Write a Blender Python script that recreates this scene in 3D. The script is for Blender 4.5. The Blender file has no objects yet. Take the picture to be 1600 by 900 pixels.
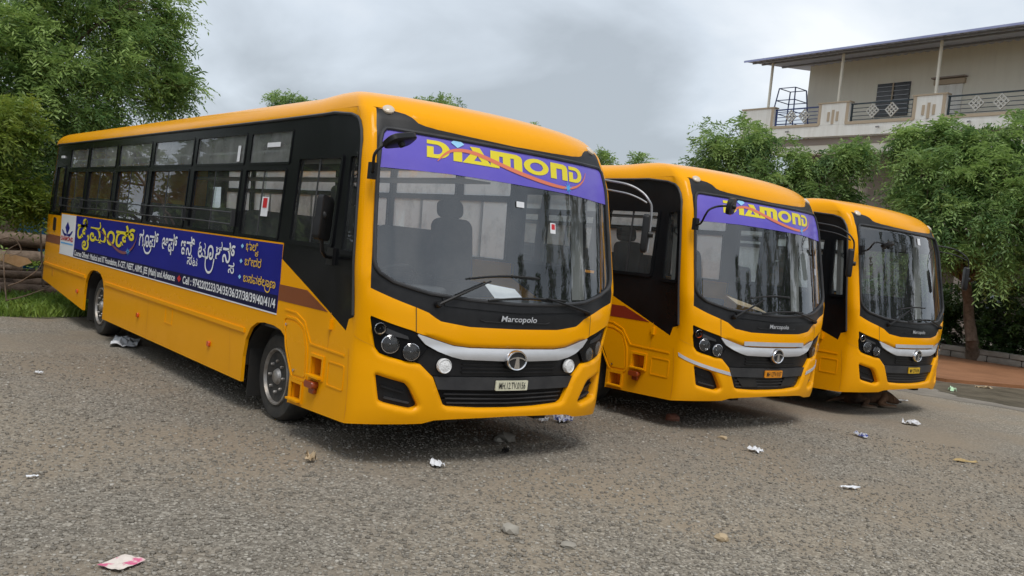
import bpy, bmesh, math, random
import numpy as np
from mathutils import Vector, Matrix
from mathutils.geometry import delaunay_2d_cdt

SC = bpy.context.scene
COL = SC.collection
random.seed(7)
PI = math.pi

# ------------------------------------------------------------------ camera
CAM_POS = np.array([-4.5285, -5.5131, 1.6859])
YAW, PITCH, ROLL, FPX = -0.6807, -0.0410, 0.1034, 1420.4


def cam_axes():
    cy, sy = math.cos(YAW), math.sin(YAW)
    fwd = np.array([-sy * math.cos(PITCH), cy * math.cos(PITCH), math.sin(PITCH)])
    right = np.array([cy, sy, 0.0])
    up = np.cross(right, fwd)
    return (math.cos(ROLL) * right + math.sin(ROLL) * up,
            -math.sin(ROLL) * right + math.cos(ROLL) * up, fwd)


CR, CU, CF = cam_axes()
cam_data = bpy.data.cameras.new('camera')
cam_data.sensor_width = 36.0
cam_data.lens = 36.0 * FPX / 1600.0
cam_data.clip_start = 0.1
cam_data.clip_end = 2000.0
cam = bpy.data.objects.new('camera', cam_data)
COL.objects.link(cam)
cam.matrix_world = Matrix(((CR[0], CU[0], -CF[0], CAM_POS[0]), (CR[1], CU[1], -CF[1], CAM_POS[1]),
                           (CR[2], CU[2], -CF[2], CAM_POS[2]), (0, 0, 0, 1)))
SC.camera = cam


def ray(px, py):
    d = CF * FPX + CR * (px - 800) + CU * (450 - py)
    return d / np.linalg.norm(d)


def on_ground(px, py, z=0.0):
    d = ray(px, py)
    return CAM_POS + d * ((z - CAM_POS[2]) / d[2])


def at(px, py, dist):
    d = ray(px, py)
    return CAM_POS + d * dist / math.hypot(d[0], d[1])


# ------------------------------------------------------------------ sky and sun
SUN_DIR = Vector((-0.26, -0.42, 0.87)).normalized()
world = bpy.data.worlds.new('World')
SC.world = world
world.use_nodes = True
wn, wl = world.node_tree.nodes, world.node_tree.links
wn.clear()
w_out = wn.new('ShaderNodeOutputWorld')
w_bg = wn.new('ShaderNodeBackground')
w_bg.inputs['Strength'].default_value = 0.15
sky = wn.new('ShaderNodeTexSky')
sky.sky_type = 'NISHITA'
sky.sun_disc = False
sky.sun_elevation = math.asin(SUN_DIR.z)
sky.sun_rotation = math.atan2(SUN_DIR.x, SUN_DIR.y)
sky.dust_density = 3.0
tc = wn.new('ShaderNodeTexCoord')
sep = wn.new('ShaderNodeSeparateXYZ')
wl.new(tc.outputs['Generated'], sep.inputs[0])


def wmath(op, a, b):
    m = wn.new('ShaderNodeMath')
    m.operation = op
    for i, x in enumerate((a, b)):
        if isinstance(x, (int, float)):
            m.inputs[i].default_value = x
        else:
            wl.new(x, m.inputs[i])
    return m.outputs[0]


zz = wmath('ADD', wmath('MAXIMUM', sep.outputs[2], 0.0), 0.22)
comb = wn.new('ShaderNodeCombineXYZ')
wl.new(wmath('DIVIDE', sep.outputs[0], zz), comb.inputs[0])
wl.new(wmath('DIVIDE', sep.outputs[1], zz), comb.inputs[1])
n1 = wn.new('ShaderNodeTexNoise')
n1.inputs['Scale'].default_value = 0.62
n1.inputs['Detail'].default_value = 7
n1.inputs['Roughness'].default_value = 0.50
n1.inputs['Distortion'].default_value = 0.5
wl.new(comb.outputs[0], n1.inputs['Vector'])
r1 = wn.new('ShaderNodeValToRGB')
r1.color_ramp.elements[0].position = 0.39
r1.color_ramp.elements[0].color = (2.5, 2.78, 3.06, 1)
r1.color_ramp.elements[1].position = 0.60
r1.color_ramp.elements[1].color = (5.3, 5.5, 5.7, 1)
el = r1.color_ramp.elements.new(0.48)
el.color = (3.7, 4.08, 4.5, 1)
wl.new(n1.outputs['Fac'], r1.inputs[0])
wmix = wn.new('ShaderNodeMix')
wmix.data_type = 'RGBA'
wmix.inputs[0].default_value = 0.93
wl.new(sky.outputs[0], wmix.inputs[6])
wl.new(r1.outputs[0], wmix.inputs[7])
wl.new(wmix.outputs[2], w_bg.inputs[0])
wl.new(w_bg.outputs[0], w_out.inputs[0])

sun_data = bpy.data.lights.new('sun', 'SUN')
sun_data.energy = 1.5
sun_data.angle = math.radians(22)
sun_data.color = (1.0, 0.96, 0.90)
sun = bpy.data.objects.new('sun', sun_data)
COL.objects.link(sun)
sun.rotation_euler = (-SUN_DIR).to_track_quat('-Z', 'Y').to_euler()

SC.view_settings.view_transform = 'Standard'
SC.view_settings.look = 'None'
SC.view_settings.gamma = 1.0
SC.view_settings.use_curve_mapping = False
SC.view_settings.exposure = 0.35
SC.render.engine = 'CYCLES'
SC.cycles.use_denoising = True
SC.cycles.max_bounces = 8
SC.cycles.transparent_max_bounces = 32
SC.cycles.caustics_reflective = False
SC.cycles.caustics_refractive = False


# ------------------------------------------------------------------ materials
def node_mat(name):
    m = bpy.data.materials.new(name)
    m.use_nodes = True
    nt = m.node_tree
    b = nt.nodes['Principled BSDF']
    return m, nt, b


def noise_node(nt, scale, detail=4, rough=0.55, coord='Object'):
    t = nt.nodes.new('ShaderNodeTexCoord')
    n = nt.nodes.new('ShaderNodeTexNoise')
    n.inputs['Scale'].default_value = scale
    n.inputs['Detail'].default_value = detail
    n.inputs['Roughness'].default_value = rough
    nt.links.new(t.outputs[coord], n.inputs['Vector'])
    return n


def ramp(nt, fac, stops):
    r = nt.nodes.new('ShaderNodeValToRGB')
    e = r.color_ramp.elements
    e[0].position, e[0].color = stops[0][0], (*stops[0][1], 1)
    e[1].position, e[1].color = stops[-1][0], (*stops[-1][1], 1)
    for p, c in stops[1:-1]:
        x = e.new(p)
        x.color = (*c, 1)
    nt.links.new(fac, r.inputs[0])
    return r.outputs[0]


def mat(name, col, rough=0.5, metal=0.0, col2=None, scale=6.0, bump=0.0, bscale=None, coat=0.0, spec=0.5,
        lo=0.35, hi=0.68):
    m, nt, b = node_mat(name)
    b.inputs['Base Color'].default_value = (*col, 1)
    b.inputs['Roughness'].default_value = rough
    b.inputs['Metallic'].default_value = metal
    b.inputs['Specular IOR Level'].default_value = spec
    b.inputs['Coat Weight'].default_value = coat
    b.inputs['Coat Roughness'].default_value = 0.12
    if col2 is not None:
        n = noise_node(nt, scale, 6, 0.6)
        nt.links.new(ramp(nt, n.outputs['Fac'], [(lo, col), (hi, col2)]), b.inputs['Base Color'])
    if bump > 0:
        n2 = noise_node(nt, bscale or scale * 4, 5, 0.6)
        bp = nt.nodes.new('ShaderNodeBump')
        bp.inputs['Strength'].default_value = bump
        bp.inputs['Distance'].default_value = 0.02
        nt.links.new(n2.outputs['Fac'], bp.inputs['Height'])
        nt.links.new(bp.outputs[0], b.inputs['Normal'])
    return m


def paint_mat(name, col, dusty, rough=0.3):
    """gloss paint with faint orange peel and a film of dust that thickens low on the body in uneven splashes"""
    m, nt, b = node_mat(name)
    b.inputs['Roughness'].default_value = rough
    b.inputs['Coat Weight'].default_value = 0.05
    b.inputs['Specular IOR Level'].default_value = 0.11
    b.inputs['Coat Roughness'].default_value = 0.12
    n = noise_node(nt, 2.3, 7, 0.65)
    t = nt.nodes.new('ShaderNodeTexCoord')
    s = nt.nodes.new('ShaderNodeSeparateXYZ')
    nt.links.new(t.outputs['Object'], s.inputs[0])
    mr = nt.nodes.new('ShaderNodeMapRange')
    mr.inputs[1].default_value, mr.inputs[2].default_value = 0.25, 1.0
    mr.inputs[3].default_value, mr.inputs[4].default_value = 0.40, 0.02
    nt.links.new(s.outputs[2], mr.inputs[0])
    mu = nt.nodes.new('ShaderNodeMath')
    mu.operation = 'MULTIPLY'
    nt.links.new(n.outputs['Fac'], mu.inputs[0])
    nt.links.new(mr.outputs[0], mu.inputs[1])
    mx = nt.nodes.new('ShaderNodeMix')
    mx.data_type = 'RGBA'
    mx.inputs[6].default_value = (*col, 1)
    mx.inputs[7].default_value = (*dusty, 1)
    nt.links.new(mu.outputs[0], mx.inputs[0])
    nt.links.new(mx.outputs[2], b.inputs['Base Color'])
    r2 = nt.nodes.new('ShaderNodeMath')
    r2.operation = 'ADD'
    r2.inputs[1].default_value = rough - 0.08
    nt.links.new(mu.outputs[0], r2.inputs[0])
    nt.links.new(r2.outputs[0], b.inputs['Roughness'])
    wv = noise_node(nt, 1.7, 2, 0.4)
    bp = nt.nodes.new('ShaderNodeBump')
    bp.inputs['Strength'].default_value = 0.12
    bp.inputs['Distance'].default_value = 0.05
    nt.links.new(wv.outputs['Fac'], bp.inputs['Height'])
    nt.links.new(bp.outputs[0], b.inputs['Normal'])
    nt.links.new(bp.outputs[0], b.inputs['Coat Normal'])
    return m


def glass_mat(name, tint, dust, dust_amt, ior=1.5, lo=0.35, hi=0.7, through=0.5):
    """thin pane: clear tinted pass-through, Fresnel mirror, uneven dust film"""
    m = bpy.data.materials.new(name)
    m.use_nodes = True
    nt = m.node_tree
    nt.nodes.clear()
    out = nt.nodes.new('ShaderNodeOutputMaterial')
    tr = nt.nodes.new('ShaderNodeBsdfTransparent')
    tr.inputs[0].default_value = (*tint, 1)
    df = nt.nodes.new('ShaderNodeBsdfDiffuse')
    df.inputs[0].default_value = (*dust, 1)
    tl = nt.nodes.new('ShaderNodeBsdfTranslucent')
    tl.inputs[0].default_value = (*dust, 1)
    dm = nt.nodes.new('ShaderNodeMixShader')
    dm.inputs[0].default_value = through
    nt.links.new(df.outputs[0], dm.inputs[1])
    nt.links.new(tl.outputs[0], dm.inputs[2])
    gl = nt.nodes.new('ShaderNodeBsdfGlossy')
    gl.inputs[0].default_value = (0.95, 0.97, 1, 1)
    gl.inputs['Roughness'].default_value = 0.01
    # Schlick reflectance, the same from both sides of the pane
    f0 = ((ior - 1) / (ior + 1)) ** 2
    lw = nt.nodes.new('ShaderNodeLayerWeight')
    pw = nt.nodes.new('ShaderNodeMath')
    pw.operation = 'POWER'
    pw.inputs[1].default_value = 5
    nt.links.new(lw.outputs['Facing'], pw.inputs[0])
    fr = nt.nodes.new('ShaderNodeMath')
    fr.operation = 'MULTIPLY_ADD'
    fr.inputs[1].default_value = 1 - f0
    fr.inputs[2].default_value = f0
    nt.links.new(pw.outputs[0], fr.inputs[0])
    n = noise_node(nt, 3.0, 6, 0.65)
    mr = nt.nodes.new('ShaderNodeMapRange')
    mr.inputs[1].default_value, mr.inputs[2].default_value = lo, hi
    mr.inputs[3].default_value, mr.inputs[4].default_value = dust_amt * 0.4, dust_amt
    nt.links.new(n.outputs['Fac'], mr.inputs[0])
    a = nt.nodes.new('ShaderNodeMixShader')
    nt.links.new(mr.outputs[0], a.inputs[0])
    nt.links.new(tr.outputs[0], a.inputs[1])
    nt.links.new(dm.outputs[0], a.inputs[2])
    c = nt.nodes.new('ShaderNodeMixShader')
    nt.links.new(fr.outputs[0], c.inputs[0])
    nt.links.new(a.outputs[0], c.inputs[1])
    nt.links.new(gl.outputs[0], c.inputs[2])
    nt.links.new(c.outputs[0], out.inputs[0])
    return m


def leaf_mat(name, dark, light, trans=0.42):
    m = bpy.data.materials.new(name)
    m.use_nodes = True
    nt = m.node_tree
    nt.nodes.clear()
    out = nt.nodes.new('ShaderNodeOutputMaterial')
    at_ = nt.nodes.new('ShaderNodeAttribute')
    at_.attribute_name = 'tone'
    c = ramp(nt, at_.outputs['Fac'], [(0.0, dark), (1.0, light)])
    pb = nt.nodes.new('ShaderNodeBsdfPrincipled')
    pb.inputs['Roughness'].default_value = 0.5
    pb.inputs['Specular IOR Level'].default_value = 0.5
    tl = nt.nodes.new('ShaderNodeBsdfTranslucent')
    nt.links.new(c, pb.inputs['Base Color'])
    nt.links.new(c, tl.inputs[0])
    mx = nt.nodes.new('ShaderNodeMixShader')
    mx.inputs[0].default_value = trans
    nt.links.new(pb.outputs[0], mx.inputs[1])
    nt.links.new(tl.outputs[0], mx.inputs[2])
    nt.links.new(mx.outputs[0], out.inputs[0])
    return m


M = {}
M['yellow'] = paint_mat('yellow_paint', (0.83, 0.350, 0.0002), (0.52, 0.25, 0.015), 0.30)
M['yellow_dark'] = mat('yellow_recess', (0.66, 0.27, 0.004), 0.5)  # body yellow darkened: shade inside the step recesses put into the colour
M['black'] = mat('black_gloss_panel', (0.005, 0.0055, 0.0065), 0.25, col2=(0.010, 0.0105, 0.012), scale=2.0, spec=0.14)
M['trim'] = mat('dark_grey_trim', (0.030, 0.031, 0.034), 0.42, col2=(0.05, 0.05, 0.052), scale=5, spec=.3)
M['plastic'] = mat('black_plastic', (0.009, 0.009, 0.010), 0.40, col2=(0.016, 0.016, 0.017), scale=9, spec=.28, bump=0.05, bscale=300)
M['rubber'] = mat('black_rubber', (0.012, 0.012, 0.012), 0.6)
M['under'] = mat('dark_underbody', (0.010, 0.010, 0.010), 0.8, col2=(0.022, 0.020, 0.017), scale=5)
M['tyre'] = mat('dusty_tyre', (0.020, 0.020, 0.020), 0.8, col2=(0.05, 0.046, 0.04), scale=7, bump=0.2, bscale=60)
M['rim'] = mat('steel_rim', (0.42, 0.41, 0.40), 0.42, 0.55, col2=(0.20, 0.17, 0.14), scale=9, bump=0.1)
M['chrome'] = mat('chrome', (0.75, 0.75, 0.77), 0.12, 1.0)
M['silver'] = mat('silver_trim', (0.62, 0.63, 0.66), 0.30, 0.25, col2=(0.55, 0.56, 0.58), scale=3)
M['reflector'] = mat('lamp_reflector', (0.95, 0.96, 0.98), 0.06, 1.0)
M['lens_clear'] = glass_mat('lamp_lens', (0.97, 0.98, 0.99), (0.7, 0.7, 0.7), 0.04)
M['led'] = mat('white_lamp', (0.80, 0.80, 0.80), 0.25, bump=0.6, bscale=70)
M['amber'] = mat('amber_lens', (0.62, 0.085, 0.006), 0.25, coat=0.4)
M['amber_dark'] = mat('dull_red_lens', (.26, .045, .010), .3, coat=.3)
M['amber_pale'] = mat('pale_lens', (0.62, 0.52, 0.40), 0.2, coat=0.4)
M['brown_stripe'] = mat('brown_stripe', (0.19, 0.048, 0.010), 0.4, col2=(0.23, 0.062, 0.012), scale=2)
M['red_stripe'] = mat('red_stripe', (0.20, 0.018, 0.010), 0.4, col2=(0.24, 0.026, 0.012), scale=2)
M['window_glass'] = glass_mat('side_glass', (0.82, 0.85, 0.84), (0.55, 0.57, 0.56), 0.14, 1.5)
M['dusty_glass'] = glass_mat('dusty_glass', (0.75, 0.78, 0.78), (0.62, 0.65, 0.65), 0.62, 1.45, 0.3, 0.75)
M['bright_dusty_glass'] = glass_mat('bright_dusty_glass', (0.80, 0.83, 0.83), (0.92, 0.94, 0.94), 0.92, 1.45, 0.2, 0.5, 0.8)  # far-side panes: dust film whitened and made translucent to add brightness
M['windscreen'] = glass_mat('windscreen_glass', (0.90, 0.93, 0.93), (0.66, 0.70, 0.72), 0.07, 2.0)
M['navy'] = mat('navy_vinyl', (0.009, 0.011, 0.18), 0.45, col2=(0.012, 0.016, 0.25), scale=0.5, spec=.15)
M['navy_dark'] = mat('dark_navy_vinyl', (0.005, 0.005, 0.035), 0.5, col2=(0.007, 0.007, 0.05), scale=0.7, spec=.15)
M['purple'] = mat('purple_vinyl', (0.165, 0.125, 0.55), 0.30, col2=(0.115, 0.09, 0.53), scale=1.5, coat=0.1, spec=.3)
M['vinyl_yellow'] = mat('yellow_vinyl', (0.78, 0.66, 0.02), 0.4)
M['vinyl_gold'] = mat('gold_vinyl', (0.75, 0.46, 0.04), 0.4)
M['vinyl_white'] = mat('white_vinyl', (0.78, 0.79, 0.82), 0.4)
M['vinyl_orange'] = mat('orange_vinyl', (0.72, 0.19, 0.10), 0.4)
M['vinyl_brown'] = mat('dim_orange_vinyl', (0.22, 0.065, 0.075), 0.4)
M['vinyl_cyan'] = mat('cyan_vinyl', (0.06, 0.40, 0.85), 0.35)
M['vinyl_sky'] = mat('pale_blue_vinyl', (0.30, 0.62, 0.90), 0.35)
M['vinyl_red'] = mat('red_vinyl', (0.55, 0.012, 0.02), 0.4)
M['plate_white'] = mat('plate_white', (0.70, 0.68, 0.52), 0.4, col2=(0.6, 0.58, 0.44), scale=14)
M['plate_yellow'] = mat('plate_yellow', (0.74, 0.46, 0.02), 0.4)
M['plate_orange'] = mat('plate_orange', (0.74, 0.27, 0.01), 0.4)
M['ink'] = mat('black_ink', (0.012, 0.012, 0.012), 0.5)
M['tape'] = mat('reflective_tape', (0.52, 0.53, 0.56), 0.35, 0.1, col2=(0.46, 0.47, 0.52), scale=20)
M['seat'] = mat('seat_cloth', (0.020, 0.022, 0.028), 0.8, col2=(0.035, 0.036, 0.042), scale=20)
M['cabin'] = mat('cabin_lining', (0.34, 0.34, 0.33), 0.7, col2=(0.40, 0.40, 0.385), scale=3)
M['dash'] = mat('dashboard_plastic', (0.05, 0.052, 0.055), 0.6, col2=(0.075, 0.075, 0.075), scale=6)
M['steel'] = mat('grey_steel', (0.32, 0.32, 0.33), 0.4, 0.6)
M['paper'] = mat('white_paper', (0.74, 0.75, 0.77), 0.7, col2=(0.66, 0.67, 0.70), scale=9)
M['card'] = mat('brown_card', (0.42, 0.32, 0.20), 0.7)


# ------------------------------------------------------------------ mesh helpers
class MB:
    def __init__(self):
        self.v, self.f, self.mi = [], [], []
        self.m = 0

    def quadmesh(self, vs, fs):
        o = len(self.v)
        self.v += [tuple(p) for p in vs]
        for f in fs:
            self.f.append(tuple(o + i for i in f))
            self.mi.append(self.m)
        return self

    def box(self, c, s, rot=None):
        hx, hy, hz = s[0] / 2, s[1] / 2, s[2] / 2
        vs = [Vector((x, y, z)) for x in (-hx, hx) for y in (-hy, hy) for z in (-hz, hz)]
        if rot is not None:
            vs = [rot @ p for p in vs]
        vs = [p + Vector(c) for p in vs]
        return self.quadmesh(vs, [(0, 1, 3, 2), (4, 6, 7, 5), (0, 4, 5, 1), (2, 3, 7, 6), (0, 2, 6, 4), (1, 5, 7, 3)])

    def bar(self, a, b, w, h=None):
        """rectangular bar from a to b"""
        a, b = Vector(a), Vector(b)
        d = b - a
        q = d.to_track_quat('Z', 'Y').to_matrix()
        return self.box((a + b) / 2, (w, h or w, d.length), q)

    def rbox(self, c, s, r, rot=None, axis=2, seg=4):
        """box with rounded corners around one axis"""
        ax = [i for i in range(3) if i != axis]
        hw, hh, t = s[ax[0]] / 2, s[ax[1]] / 2, s[axis] / 2
        r = min(r, hw * .98, hh * .98)
        ring = []
        for cx, cy, a0 in ((hw - r, hh - r, 0), (-hw + r, hh - r, 90), (-hw + r, -hh + r, 180), (hw - r, -hh + r, 270)):
            for k in range(seg + 1):
                a = math.radians(a0 + 90 * k / seg)
                ring.append((cx + r * math.cos(a), cy + r * math.sin(a)))
        n = len(ring)
        vs = []
        for (tt, sc) in ((-t, .93), (-t * .75, 1), (t * .75, 1), (t, .93)):
            for x, y in ring:
                p = [0, 0, 0]
                p[ax[0]], p[ax[1]], p[axis] = x * sc, y * sc, tt
                p = Vector(p)
                if rot is not None:
                    p = rot @ p
                vs.append(p + Vector(c))
        fs = []
        for k in range(3):
            for i in range(n):
                j = (i + 1) % n
                fs.append((k * n + i, k * n + j, (k + 1) * n + j, (k + 1) * n + i))
        fs.append(tuple(range(n - 1, -1, -1)))
        fs.append(tuple(3 * n + i for i in range(n)))
        return self.quadmesh(vs, fs)

    def tube(self, path, rad, n=8, cap=True):
        path = [Vector(p) for p in path]
        rs = rad if isinstance(rad, (list, tuple)) else [rad] * len(path)
        vs, fs = [], []
        prev = None
        for i, p in enumerate(path):
            d = (path[min(i + 1, len(path) - 1)] - path[max(i - 1, 0)]).normalized()
            if prev is None:
                u = d.orthogonal().normalized()
            else:
                u = (prev - d * prev.dot(d))
                u = u.normalized() if u.length > 1e-6 else d.orthogonal().normalized()
            prev = u
            w = d.cross(u)
            for k in range(n):
                a = 2 * PI * k / n
                vs.append(p + (u * math.cos(a) + w * math.sin(a)) * rs[i])
        for i in range(len(path) - 1):
            for k in range(n):
                j = (k + 1) % n
                fs.append((i * n + k, i * n + j, (i + 1) * n + j, (i + 1) * n + k))
        if cap:
            fs.append(tuple(range(n - 1, -1, -1)))
            fs.append(tuple((len(path) - 1) * n + k for k in range(n)))
        return self.quadmesh(vs, fs)

    def lathe(self, prof, origin, axis, n=24, close=False):
        """prof: list of (radius, height along axis)"""
        ax = Vector(axis).normalized()
        u = ax.orthogonal().normalized()
        w = ax.cross(u)
        o = Vector(origin)
        vs, fs = [], []
        for r, h in prof:
            for k in range(n):
                a = 2 * PI * k / n
                vs.append(o + ax * h + (u * math.cos(a) + w * math.sin(a)) * r)
        for i in range(len(prof) - 1):
            for k in range(n):
                j = (k + 1) % n
                fs.append((i * n + k, i * n + j, (i + 1) * n + j, (i + 1) * n + k))
        if prof[0][0] > 1e-4 and not close:
            fs.append(tuple(range(n - 1, -1, -1)))
        if prof[-1][0] > 1e-4 and not close:
            fs.append(tuple((len(prof) - 1) * n + k for k in range(n)))
        return self.quadmesh(vs, fs)

    def prism(self, poly, fn, t0, t1):
        """poly: 2D outline (ccw); fn(u,w,t)->3D"""
        n = len(poly)
        vs = [fn(u, w, t0) for u, w in poly] + [fn(u, w, t1) for u, w in poly]
        fs = [tuple(range(n - 1, -1, -1)), tuple(range(n, 2 * n))]
        fs += [(i, (i + 1) % n, n + (i + 1) % n, n + i) for i in range(n)]
        return self.quadmesh(vs, fs)

    def mesh(self, name, mats, smooth=35):
        me = bpy.data.meshes.new(name)
        me.from_pydata([tuple(p) for p in self.v], [], self.f)
        for m in (mats if isinstance(mats, (list, tuple)) else [mats]):
            me.materials.append(m)
        if any(self.mi):
            me.polygons.foreach_set('material_index', self.mi)
        finish(me, smooth)
        return me


def finish(me, smooth=35):
    me.update()
    if smooth:
        me.polygons.foreach_set('use_smooth', [True] * len(me.polygons))
        me.set_sharp_from_angle(angle=math.radians(smooth))
    me.update()


def link(name, me, parent=None, loc=None, rot=None):
    o = bpy.data.objects.new(name, me)
    COL.objects.link(o)
    if parent is not None:
        o.parent = parent
    if loc is not None:
        o.location = loc
    if rot is not None:
        o.rotation_euler = rot
    return o


def tag(o, label=None, cat=None, group=None, kind=None):
    for k, v in (('label', label), ('category', cat), ('group', group), ('kind', kind)):
        if v:
            o[k] = v
    return o


def np_mesh(name, verts, faces, mats, tone=None, smooth=False):
    """fast mesh from numpy arrays, all faces with the same corner count"""
    verts = np.asarray(verts, np.float32)
    faces = np.asarray(faces, np.int32)
    me = bpy.data.meshes.new(name)
    me.vertices.add(len(verts))
    me.vertices.foreach_set('co', verts.ravel())
    k = faces.shape[1]
    me.loops.add(faces.size)
    me.loops.foreach_set('vertex_index', faces.ravel())
    me.polygons.add(len(faces))
    me.polygons.foreach_set('loop_start', np.arange(0, faces.size, k, dtype=np.int32))
    me.update(calc_edges=True)
    if smooth:
        me.polygons.foreach_set('use_smooth', [True] * len(faces))
    for m in (mats if isinstance(mats, (list, tuple)) else [mats]):
        me.materials.append(m)
    if tone is not None:
        a = me.attributes.new('tone', 'FLOAT', 'POINT')
        a.data.foreach_set('value', np.asarray(tone, np.float32))
    return me


def pip(x, y, poly):
    c = False
    n = len(poly)
    j = n - 1
    for i in range(n):
        xi, yi = poly[i]
        xj, yj = poly[j]
        if (yi > y) != (yj > y) and x < (xj - xi) * (y - yi) / (yj - yi) + xi:
            c = not c
        j = i
    return c


def subdivide(poly, step):
    out = []
    n = len(poly)
    for i in range(n):
        a, b = poly[i], poly[(i + 1) % n]
        L = math.hypot(b[0] - a[0], b[1] - a[1])
        k = max(1, int(math.ceil(L / step(a, b))))
        for j in range(k):
            t = j / k
            out.append((a[0] + (b[0] - a[0]) * t, a[1] + (b[1] - a[1]) * t))
    return out


def cdt_region(loops, holes, pts, step):
    V, E = [], []
    L2 = [subdivide(l, step) for l in loops]
    H2 = [subdivide(h, step) for h in holes]
    for l in L2 + H2:
        o = len(V)
        V += [Vector(p) for p in l]
        E += [(o + i, o + (i + 1) % len(l)) for i in range(len(l))]
    for p in pts:
        if any(pip(p[0], p[1], l) for l in L2) and not any(pip(p[0], p[1], h) for h in H2):
            V.append(Vector(p))
    r = delaunay_2d_cdt(V, E, [], 0, 1e-6)
    vs, fs = [(p.x, p.y) for p in r[0]], []
    for f in r[2]:
        cx = sum(vs[i][0] for i in f) / len(f)
        cy = sum(vs[i][1] for i in f) / len(f)
        if any(pip(cx, cy, l) for l in L2) and not any(pip(cx, cy, h) for h in H2):
            a = sum(vs[f[i]][0] * vs[f[(i + 1) % len(f)]][1] - vs[f[(i + 1) % len(f)]][0] * vs[f[i]][1] for i in range(len(f)))
            fs.append(tuple(f) if a > 0 else tuple(reversed(f)))
    return vs, fs


def text_geo(body, size=1.0, offset=0.0, shear=0.0):
    c = bpy.data.curves.new('lettering', 'FONT')
    c.body = body
    c.size = size
    c.offset = offset
    c.shear = shear
    c.resolution_u = 3
    o = bpy.data.objects.new('lettering', c)
    COL.objects.link(o)
    dg = bpy.context.evaluated_depsgraph_get()
    dg.update()
    me = bpy.data.meshes.new_from_object(o.evaluated_get(dg))
    vs = [(v.co.x, v.co.y) for v in me.vertices]
    fs = [tuple(p.vertices) for p in me.polygons]
    bpy.data.objects.remove(o)
    bpy.data.curves.remove(c)
    bpy.data.meshes.remove(me)
    return vs, fs


def fit_text(body, x0, x1, z0, z1=None, hz=None, offset=0.0, shear=0.0, cap=None):
    """text scaled to span x0..x1; z0 baseline; cap = height of a capital after scaling"""
    vs, fs = text_geo(body, 1.0, offset, shear)
    if not vs:
        return [], []
    a, b = min(p[0] for p in vs), max(p[0] for p in vs)
    sx = (x1 - x0) / (b - a)
    sz = cap / 0.7
    return [(x0 + (p[0] - a) * sx, z0 + p[1] * sz) for p in vs], fs

# ------------------------------------------------------------------ the buses
W2, BD, S0 = 1.25, 0.36, 1.35


def lerp(x, xs, ys):
    if x <= xs[0]:
        return ys[0]
    for i in range(len(xs) - 1):
        if x <= xs[i + 1]:
            t = (x - xs[i]) / (xs[i + 1] - xs[i])
            return ys[i] + (ys[i + 1] - ys[i]) * t
    return ys[-1]


PV = [0.25, .40, .7, 1.0, 1.2, 2.3, 2.45, 2.6]
PY = [-.01, -.04, -.05, -.05, -.035, .16, .195, .26]


def prof(v):
    """vertical section of the bodywork: side inset, nose position, height"""
    if v <= 2.6:
        return lerp(v, [0, 1.5, 2.6], [0, 0, .045]), lerp(v, PV, PY), v
    t = min((v - 2.6) / .42, 1) * PI / 2
    ix = .045 + .30 * (1 - math.cos(t))
    z = 2.6 + .21 * math.sin(t)
    y0 = .26 + .55 * (1 - math.cos(t)) + .12 * math.sin(t)
    if v > 3.02:
        q = v - 3.02
        ix += q
        z += .04 * (1 - (1 - min(q / .9, 1)) ** 2)
        y0 += q * 1.2
    return ix, y0, z


def surf(s, v):
    ix, y0, z = prof(v)
    a = max(W2 - ix, .01)
    sg = -1 if s < 0 else 1
    s = abs(s)
    if s <= S0:
        ph = s / S0 * PI / 2
        bp = lerp(v, [.9, 1.4, 2.3, 2.7], [0, .085, .075, .02]) * math.exp(-((ph - 1.29) / .2) ** 2)
        nx, ny = math.sin(ph) / a, math.cos(ph) / BD
        l = math.hypot(nx, ny)
        return Vector((sg * (a * math.sin(ph) + bp * nx / l), y0 + BD * (1 - math.cos(ph)) - bp * ny / l, z))
    return Vector((sg * a, y0 + BD + (s - S0), z))


def surf_n(s, v):
    h = 1e-3
    a = surf(s + h, v) - surf(s - h, v)
    b = surf(s, v + h) - surf(s, v - h)
    return a.cross(b).normalized()


def sv(y, z, sg=-1):
    """side coordinates (metres back from the nose, height) to shell coordinates"""
    return (sg * (S0 + y - prof(z)[1] - BD), z)


def side_loop(pts, sg=-1):
    return [sv(y, z, sg) for y, z in pts]


def mirror(half):
    """left half outline (centre -> left -> centre) completed to the right"""
    return list(half) + [(-s, v) for s, v in reversed(half) if abs(s) > 1e-6]


def flip(poly):
    return [(-s, v) for s, v in poly]


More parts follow.
